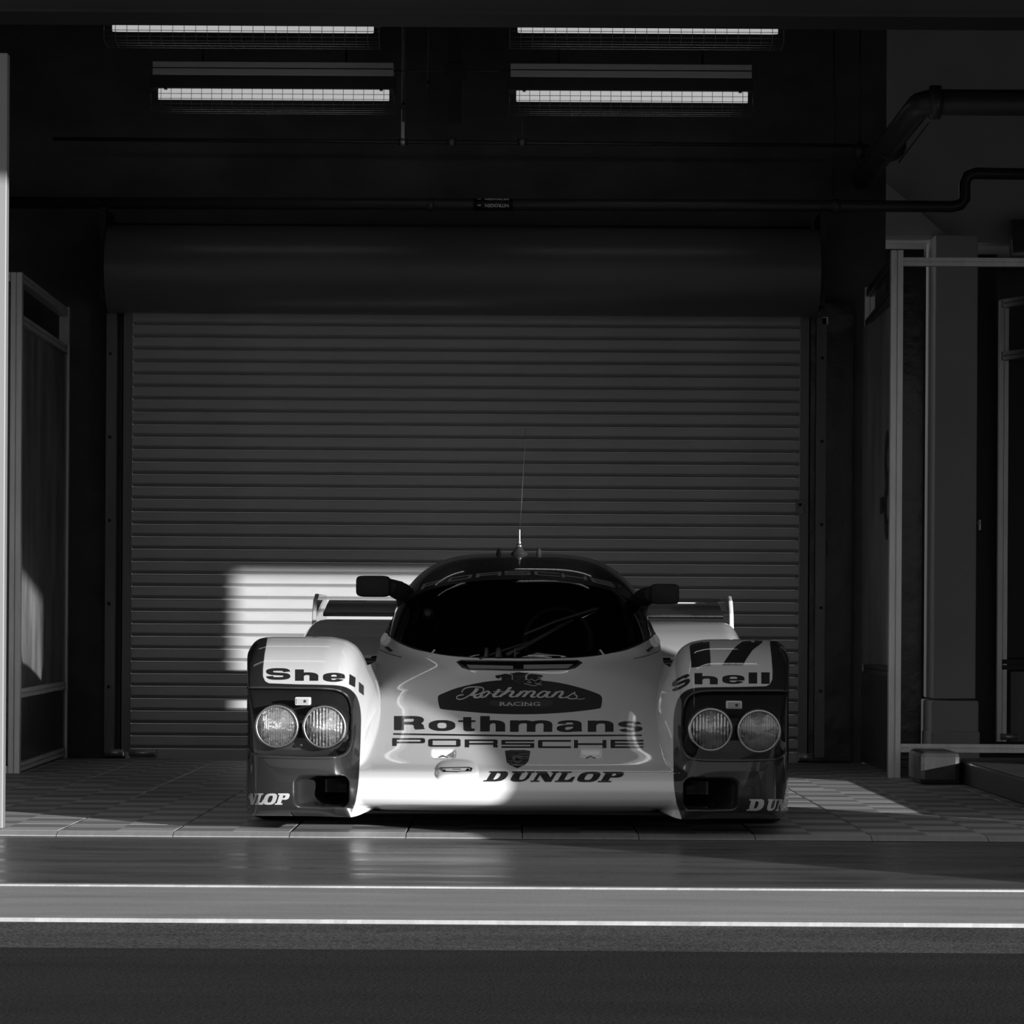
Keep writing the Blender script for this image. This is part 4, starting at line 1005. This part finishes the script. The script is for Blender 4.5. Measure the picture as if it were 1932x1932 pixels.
# pill with small capitals
k = Ink(); cxp = [z8(500+ (0), 785)]
pill = [(560+60*math.cos(t), 782+48*math.sin(t)) for t in np.linspace(math.pi/2, 3*math.pi/2, 9)]+[(1415+60*math.cos(t), 782+58*math.sin(t)) for t in np.linspace(-math.pi/2, math.pi/2, 9)]
k.poly([z8(*p) for p in pill]); k.drape('pill', 'decal_faint', BODY2, ov, cut=6)
k = Ink()
def bf(body, size, off=0):
    me = text_obj(body, size, 0, off); vs_ = [tuple(v.co[:2]) for v in me.vertices]; fs_ = [tuple(p.vertices) for p in me.polygons]; return vs_, fs_
def bf_ink(body, x0, x1, yt, yb__, off=0.0):
    vs_, fs_ = bf(body, 1.0, off); xa = [v[0] for v in vs_]; ya = [v[1] for v in vs_]; k_ = Ink()
    k_.v = [(x0+(x-min(xa))/(max(xa)-min(xa))*(x1-x0), yb__+(y-min(ya))/(max(ya)-min(ya))*(yt-yb__)) for x, y in vs_]; k_.f = fs_; return k_
k = bf_ink('RACING', 943, 1019, 1324.5, 1331.5, .006)
for x in (944.5, 953, 957.5, 967, 985, 990.5, 996, 1003, 1016):           # little serifs
    k.rect(x-2, x+2, 1330.7, 1331.6)
k.drape('lettering', 'decal_white', BODY3, ov, cut=4)
# small crest over the oval
k = Ink(); k.poly([z8(*p) for p in [(865,340),(1055,340),(1055,420),(1020,460),(990,480),(960,495),(930,480),(895,455),(865,420)]])
k.poly([z8(*p) for p in [(600,360),(640,350),(690,345),(740,330),(800,335),(850,350),(850,390),(800,405),(740,400),(690,385),(650,400),(610,395)]])
k.poly([z8(*p) for p in [(1085,350),(1150,330),(1220,340),(1290,350),(1325,360),(1300,385),(1240,372),(1180,385),(1090,380)]])
k.poly([z8(*p) for p in [(820,318),(880,322),(900,312),(940,308),(960,300),(985,308),(1020,314),(1060,318),(1105,315),(1070,345),(860,345)]])
k.poly([z8(*p) for p in [(700,390),(850,380),(850,440),(760,450),(690,430)]]); k.poly([z8(*p) for p in [(1080,380),(1230,375),(1290,400),(1300,440),(1180,460),(1080,430)]])
k.drape('crest', 'decal_dark', BODY3, ov, cut=5)
k = Ink()
def outl(pts, w_=.45, closed=False): k.rib([z8(*p) for p in pts], w_, w_, closed)
outl([(885,372),(1045,372),(1045,420),(1010,455),(965,470),(915,455),(885,420)], .4, True)
outl([(915,440),(1010,385)], .35); outl([(940,440),(1000,400)], .3); outl([(640,408),(690,365)], .5); outl([(760,405),(815,405)], .4)
k.drape('crest_lines', 'decal_mid', lambda x, y: surf(x, y, .0062), ov, cut=5)
k = Ink()
for pts in ([(1060,400),(1110,430),(1150,410),(1200,440),(1260,410),(1310,430)], [(1035,480),(1090,490),(1140,508),(1200,512),(1250,495),(1310,495)], [(1080,455),(1140,470),(1110,440)], [(1200,470),(1260,480),(1300,450)]):
    k.rib([tuple(p) for p in catmull([z8(*p) for p in pts], 5)], .5, .45)
k.drape('gilt_scroll', 'decal_white', lambda x, y: surf(x, y, .0062), ov, cut=5)
# shield emblem
z6 = lambda x, y: (900+x/6.66, 1405+y/6.66)
k = Ink(); k.poly([z6(*p) for p in [(350,76),(430,66),(510,68),(590,66),(668,78),(660,140),(645,205),(600,250),(505,296),(410,250),(372,215),(362,150)]]); em = k.drape('shield_emblem', 'decal_dark', BODY2, cut=5)
k = Ink()
for y in (108, 140): k.poly([z6(*p) for p in [(520,y),(652,y),(650,y+14),(520,y+14)]])
k.poly([z6(*p) for p in [(580,166),(648,166),(644,180),(580,180)]])
for y in (196, 222): k.poly([z6(*p) for p in [(376,y),(440,y),(450,y+12),(384,y+12)]])
k.poly([z6(*p) for p in [(420,245),(500,245),(500,258),(440,258)]])
for pts in ([(385,130),(410,115),(440,125),(480,110)], [(385,165),(400,145),(440,150),(450,160)], [(520,230),(560,215),(600,222),(625,205)], [(525,258),(560,243),(590,246)]):
    k.rib([z6(*p) for p in pts], .45, .45)
k.rib([z6(*p) for p in [(360,92),(505,84),(658,92)]], .5, .5)
k.drape('emblem_bars', 'decal_mid', lambda x, y: surf(x, y, .0045), em, cut=5)
k = Ink(); k.poly([z6(*p) for p in [(440,140),(505,128),(570,140),(565,195),(535,225),(505,238),(475,225),(446,195)]]); k.drape('inner_shield', 'decal_mid', lambda x, y: surf(x, y, .0052), em, cut=5)
k = Ink(); k.poly([z6(*p) for p in [(470,190),(488,172),(492,158),(512,162),(520,176),(548,182),(556,170),(558,188),(532,196),(520,206),(500,196),(482,200)]]); k.drape('horse_mark', 'decal_black', lambda x, y: surf(x, y, .006), em, cut=5)

# lettering on the sun strip: arcs laid on the bubble
def bub_map(off):
    def f(px, py):
        y = np.full(np.shape(px), 1.9)
        for _ in range(10):
            x, z = loc_np(px, py, y); y = .5*y+.5*D_c(x, z)
        x, z = loc_np(px, py, y); return np.stack([x, y-off, z], -1)
    return f
z4 = 4.83; ctr = [(795, 858, (0, 0))]
LB = [((64, 352), (85, 305), (290, 253), (275, 285)), None]
quads = [  # (bl, br, tr, tl) in the 4.83x view of the strip
 [(64,352),(268,286),(290,250),(88,300)], [(305,280),(520,246),(542,210),(330,242)], [(566,240),(800,222),(804,186),(574,205)],
 [(832,216),(1065,216),(1068,180),(832,182)], [(1105,214),(1332,232),(1330,200),(1098,182)], [(1354,238),(1584,266),(1578,230),(1346,200)], [(1636,282),(1835,328),(1812,284),(1602,236)]]
def Tq(i, u, v):
    a_, b_, c_, d_ = quads[i]; x = (1-v)*((1-u)*a_[0]+u*b_[0])+v*((1-u)*d_[0]+u*c_[0]); y = (1-v)*((1-u)*a_[1]+u*b_[1])+v*((1-u)*d_[1]+u*c_[1])
    return (780+x/z4, 1040+y/z4)
mat('decal_grey', .30, .45, coat=.6)
k = Ink(); squared(k, Tq); k.drape('lettering', 'decal_grey', bub_map(.002), band, cut=4)
k = bf_ink('AUTOGLASS', 0, 1, 1, 0, .0); 
def arc(x, y):
    X_ = 865+(1100-865)*x; c_ = 980; base = 1066+ ((X_-c_)/120)**2*8.5; return (X_, base-y*8.0)
k.xform(lambda x, y: arc(x, y)); k.drape('faint_lettering', 'decal_faint', bub_map(.002), band, cut=4)

# ---------------------------------------------------------------- rest of the body
def Zmid(x, y):
    x = np.abs(x); zf = E_(np.minimum(x, 1.0))-.004-pchip([1.0, 1.3, 1.6, 1.9, 2.3, 5], [0, .03, .08, .15, .25, .3])(y)
    zr = pchip([2.55, 2.75, 3.1, 3.5, 3.8, 4.2, 4.7], [.60, .655, .72, .760, .763, .735, .680])(y)
    edge = .20*np.clip((x-.86)/.14, 0, 1)**2.6
    zr = np.where(y < 2.55, .0, zr-edge)
    return np.maximum(np.maximum(zf, zr), .44)
ys = np.concatenate([np.linspace(1.12, 2.54, 30), np.linspace(2.56, 4.72, 54)]); xg = np.linspace(-1.0, 1.0, 161)
Xg, Yg = np.meshgrid(xg, ys); Zg = Zmid(Xg, Yg); Vg = np.stack([Xg, Yg, Zg], -1).reshape(-1, 3)
nx_ = len(xg); ii, jj = np.meshgrid(np.arange(len(ys)-1), np.arange(nx_-1), indexing='ij'); a = (ii*nx_+jj).ravel()
Fg = np.stack([a, a+1, a+nx_+1, a+nx_], 1)
lg = np.where(Yg < 2.55, np.where(np.abs(Xg) > .94, -5., 5.), (.93-np.abs(Xg))*60).ravel(); gg = np.where((Yg < 2.57) & (Yg > 1.3) & (np.abs(Xg) < .62), -5., 5.).ravel()
isr = Yg.ravel()[Fg[:, 0]] > 2.53
grid_mesh('mid_body', Vg, Fg[~isr], 'car_paint', car, {'livery': lg, 'gap': gg}); grid_mesh('engine_cover', Vg, Fg[isr], 'car_paint', car, {'livery': lg, 'gap': gg})
for s in (-1, 1):                        # body sides with wheel openings
    ysd = np.linspace(1.01, 4.72, 140); zsd = np.linspace(0, 1, 40); Vs, Ls = [], []
    for y in ysd:
        zt = float(Zmid(1.0, max(y, 1.12))) if y > 1.12 else float(E_(1.0))-.02
        zt = max(zt, .46)
        if y < 1.0: zt = min(zt, float(np.interp(y, [.33, .5, .8, 1.0], [.36, .44, .53, .56])))
        for t in zsd: z = .075+(zt-.075)*t; Vs.append((s*(1.006-.03*(1-t)*(1 if y > 1.3 else 0)), y, z)); Ls.append(-5.)
    Vs = np.array(Vs); n_ = len(zsd); ii, jj = np.meshgrid(np.arange(len(ysd)-1), np.arange(n_-1), indexing='ij'); a = (ii*n_+jj).ravel()
    Fs = np.stack([a, a+n_, a+n_+1, a+1], 1); c_ = Vs[Fs].mean(1)
    hole = ((c_[:, 1]-.95)**2+(c_[:, 2]-.31)**2 < .345**2) & (c_[:, 2] < .56) | ((c_[:, 1]-3.72)**2+(c_[:, 2]-.34)**2 < .37**2)
    for cy_, cz_, r_ in ((.95, .31, .345), (3.72, .34, .37)):
        hv = np.unique(Fs[hole & (np.abs(c_[:, 1]-cy_) < .6)]); kv = np.unique(Fs[~hole]); ed = np.intersect1d(hv, kv)
        dd = Vs[ed][:, 1:]-np.array([cy_, cz_]); Vs[ed, 1:] = np.array([cy_, cz_])+dd/np.linalg.norm(dd, axis=1)[:, None]*r_
    grid_mesh('side_panel', Vs, Fs[~hole], 'paint_dark', car)
    MB().box(s*1.0-.012, s*1.0+.004, 1.5, 1.9, .12, .30).build('side_vent', 'decal_mid', car, .003)
# louvres in the dark slots between nose and engine cover
for s in (-1, 1):
    g = MB().box(min(s*.40, s*.72), max(s*.40, s*.72), 2.50, 2.53, .46, .60).build('side_intake', 'black', car)
    for k_ in range(6):
        MB().bar((s*.42, 2.47, .475+.022*k_), (s*.70, 2.47, .475+.022*k_), .012, .004).build('louvre', 'rail_steel', g)
# rear bodywork tail and wing
MB().box(-.96, .96, 4.70, 4.78, .30, .674).build('tail_panel', 'paint_dark', car, .01)
wing = MB()
wp = [(4.40, .785), (4.43, .778), (4.60, .795), (4.80, .828), (4.92, .852), (4.90, .858), (4.75, .842), (4.55, .812), (4.42, .796)]
wg = MB().prism(wp, 'x', -.93, .93).build('rear_wing', 'paint_dark', car)
MB().prism([(4.86, .812), (4.90, .812), (4.92, .858), (4.89, .858)], 'x', -.92, .92).build('flap', 'paint_dark', wg)
for s in (-1, 1):
    ep = [(4.12, .70), (4.16, .80), (4.24, .86), (4.34, .882), (4.95, .882), (4.95, .62), (4.2, .62)]
    e_ = MB().prism([(y, z) for y, z in ep], 'x', s*.955-.010, s*.955+.010)
    e_.build('end_plate', 'paint_white', wg, .006)
k = Ink(); k.rect(692, 1330, 1141.5, 1158)
def wing_map(off):
    def f(px, py):
        y = np.full(np.shape(px), 4.5)
        for _ in range(4):
            x, z = loc_np(px, py, y); y = np.interp(z, [.775, .795, .828, .86], [4.40, 4.55, 4.75, 4.90])
        return np.stack([x, y-off-.01, z+.004], -1)
    return f
def wing_flat(off): return lambda px, py: np.stack([loc_np(px, py, 4.86)[0], np.full(np.shape(px), 4.855-off), .812+(1158-py)/16.5*.044], -1)
k.drape('wing_panel', 'decal_white', wing_flat(0), wg, cut=20)
k = Ink()
for ch, x0_, x1_ in (('R', 718, 785), ('o', 792, 850), ('t', 857, 892), ('h', 900, 955), ('m', 964, 1052), ('a', 1061, 1118), ('n', 1127, 1182), ('s', 1225, 1290)): letter(k, ch, x0_, x1_, 1143, 1156.5, 8, 1.6)
k.drape('lettering', 'decal_dark', wing_flat(.003), wg, cut=20)

# cockpit, seen dimly through the glass
dv = []; dx_ = np.linspace(-.50, .50, 41)
for x in dx_:
    y0 = float(D_c(x, zb(x)))+.03; z0 = float(zb(x))-.012
    dv += [(x, y0, z0-.15), (x, y0, z0), (x, max(1.80, y0+.1), z0+.03), (x, max(1.83, y0+.13), z0-.2)]
MB().add(dv, [(4*i+k, 4*i+4+k, 4*i+5+k, 4*i+1+k) for i in range(40) for k in range(3)], True).build('dashboard', 'interior', car)
MB().tube([(.15+.13*math.cos(t), 1.86+.03*math.sin(t), .68+.125*math.sin(t)) for t in np.linspace(0, 2*math.pi, 28, endpoint=False)], .013, 8, closed=True).build('steering_wheel', 'dark_metal', car)
MB().tube([(-.50, 2.7, .45), (-.48, 2.6, .75), (-.36, 2.5, .95), (0, 2.45, .985), (.36, 2.5, .95), (.48, 2.6, .75), (.50, 2.7, .45)], .022, 10).build('roll_cage', 'dark_metal', car)
MB().prism([(2.1, .45), (2.15, .50), (2.5, .55), (2.62, .85), (2.72, .85), (2.7, .40)], 'x', .02, .42).build('seat', 'interior', car, .02)
MB().prism([(-.53, .42), (.53, .42), (.52, .70), (.44, .86), (.25, .96), (-.25, .96), (-.44, .86), (-.52, .70)], 'y', 2.45, 2.50).build('bulkhead', 'interior', car)
MB().lathe([(0, -.002), (.012, -.002), (.012, .004), (.018, .004), (.018, 0), (.022, 0)], (-.355, 1.60, .78), 'y', 20).build('vent_ring', 'rubber', car)

# big single wiper and its pivots
def bubp(px, py, off=.02):
    p = bub_map(off)(np.array([px], float), np.array([py], float))[0]; return tuple(p)
wi = MB().tube([bubp(956, 1236, .03), bubp(985, 1222, .03), bubp(1030, 1197, .035), bubp(1080, 1170, .035)], [.010, .010, .007, .005], 8).build('wiper', 'black', car)
MB().tube([bubp(905, 1243, .02), bubp(965, 1222, .02), bubp(1020, 1205, .025), bubp(1060, 1178, .025)], .005, 6).build('link_arm', 'black', wi)
MB().tube([bubp(990, 1197, .012), bubp(1050, 1172, .012), bubp(1120, 1150, .012), bubp(1128, 1148, .012)], .005, 6).build('blade', 'rubber', wi)
MB().tube([bubp(1098, 1166, .02), bubp(1125, 1153, .02)], .002, 6).build('spring', 'steel', wi)
for px, r in ((918, .009), (941, .013), (972, .005)):
    P = surf([px], [1241], .0)[0]; MB().lathe([(r*1.15, 0), (r, .01), (r*.8, .035), (0, .04)], tuple(P), 'z', 14).build('wiper_pivot', 'black', wi)

# mirrors on concertina stalks
def mirror(s, cx_, cy_, w_, h_, base):
    y = 1.95; x, z = loc_px(cx_, cy_, y); hw, hh = w_/2/476, h_/2/476
    t = tag(empty('door_mirror', (x, y, z))); t.parent = car
    vs, fs = [], []; n_ = 32; sections = [(-.05, .55), (-.045, .8), (-.03, .95), (0, 1.0), (.06, 1.0), (.065, .96)]
    for yy, sc_ in sections:
        for i in range(n_):
            a_ = 2*math.pi*i/n_; c_, s_ = math.cos(a_), math.sin(a_); e = .35
            vs.append((math.copysign(abs(c_)**e, c_)*hw*(.8+.2*sc_), yy, math.copysign(abs(s_)**e, s_)*hh*(.75+.25*sc_)))
    for j in range(len(sections)-1):
        for i in range(n_): fs.append((j*n_+i, j*n_+(i+1) % n_, (j+1)*n_+(i+1) % n_, (j+1)*n_+i))
    fs += [tuple(range(n_)), tuple(range(5*n_+n_-1, 5*n_-1, -1))]
    MB().add(vs, fs, True).build('housing', 'rubber', t)
    MB().box(-hw*.85, hw*.85, .066, .068, -hh*.8, hh*.8).build('glass', 'chrome', t)
    bx, bz = loc_px(base[0], base[1], 2.1); b0 = Vector((-s*hw*.9, .01, 0)); b1 = Vector((bx-x, .15, bz-z))
    pts, rs = [], []
    for i in range(25):
        f_ = i/24; pts.append(b0.lerp(b1, f_)); rs.append(.026+.010*f_+(.006 if i % 3 == 1 else 0)*(1 if f_ < .7 else .3))
    MB().tube(pts, rs, 12).build('bellows', 'rubber', t)
    MB().tube([b1, b1+Vector((-s*.01, .1, -.06))], [.034, .04], 10).build('foot', 'rubber', t)
mirror(-1, 704, 1106, 64, 40, (762, 1118)); mirror(1, 1254, 1121, 54, 39, (1210, 1130))

# roof fittings: tall whip aerial and three studs
def stud(px, py, h, r, y=2.25):
    x, z = loc_px(px, py, y); return x, y, z
x, y, z = stud(980, 1045, 0, 0)
an = tag(empty('aerial', (x, y, z-.005))); an.parent = car
MB().lathe([(.038, 0), (.030, .012), (.016, .022), (.012, .035)], (0, 0, 0), 'z', 18).build('base', 'rubber', an)
MB().lathe([(.014, .03), (.014, .04), (.008, .045), (.009, .05), (.006, .058), (.0035, .10), (.0028, .11)], (0, 0, 0), 'z', 14).build('ferrule', 'steel', an)
xt, zt = loc_px(992, 805, y); MB().tube([(0, 0, .10), ((xt-x)*.3, 0, .2), (xt-x, 0, zt-z)], [.0014, .0012, .0008], 6).build('whip', 'dark_metal', an)
for px in (941, 1017):
    x, y, z = stud(px, 1045, 0, 0); MB().lathe([(.013, -.01), (.010, .006), (.008, .016), (.004, .022), (0, .023)], (x, y, z), 'z', 12).build('roof_stud', 'rubber', car)
for px in (853, 1110):
    x, z = loc_px(px, 1059, 2.3); MB().box(-.016, .016, -.03, .03, -.008, .006).build('roof_hinge', 'rail_steel', car, .003, (x, 2.3, z))

# wheels
for s in (-1, 1):
    for y, r, wd in ((.95, .310, .28), (3.72, .335, .36)):
        wh = tag(empty('wheel', (s*(.975-wd/2), y, r+.018))); wh.parent = car
        h = wd/2
        MB().lathe([(r*.64, -h), (r*.9, -h), (r*.975, -h*.9), (r, -h*.7), (r, h*.7), (r*.975, h*.9), (r*.9, h), (r*.64, h)], (0, 0, 0), 'x', 40, False).build('tyre', 'rubber', wh)
        MB().lathe([(r*.64, -h*.95), (r*.60, -h*.5), (r*.60, h*.5), (r*.64, h*.95)], (0, 0, 0), 'x', 32, False).build('rim', 'alu', wh)
        hb = MB().lathe([(0, s*h*.7), (.05, s*h*.7), (.05, s*h*.3), (0, s*h*.3)], (0, 0, 0), 'x', 16)
        for q in range(10): a_ = 2*math.pi*q/10; hb.bar((s*h*.5, .04*math.cos(a_), .04*math.sin(a_)), (s*h*.5, r*.61*math.cos(a_), r*.61*math.sin(a_)), .03, .022)
        hb.build('spokes', 'alu', wh)
MB().box(-.55, .55, .30, 4.4, .075, .085).box(-.95, .95, 1.4, 3.3, .07, .08).build('undertray', 'black', car)
for s in (-1, 1):
    MB().box(min(s*.585, s*.90), max(s*.585, s*.90), .56, .58, .09, .42).box(min(s*.575, s*.585), max(s*.575, s*.585), .56, 1.3, .09, .42).build('wheel_well', 'black', car)
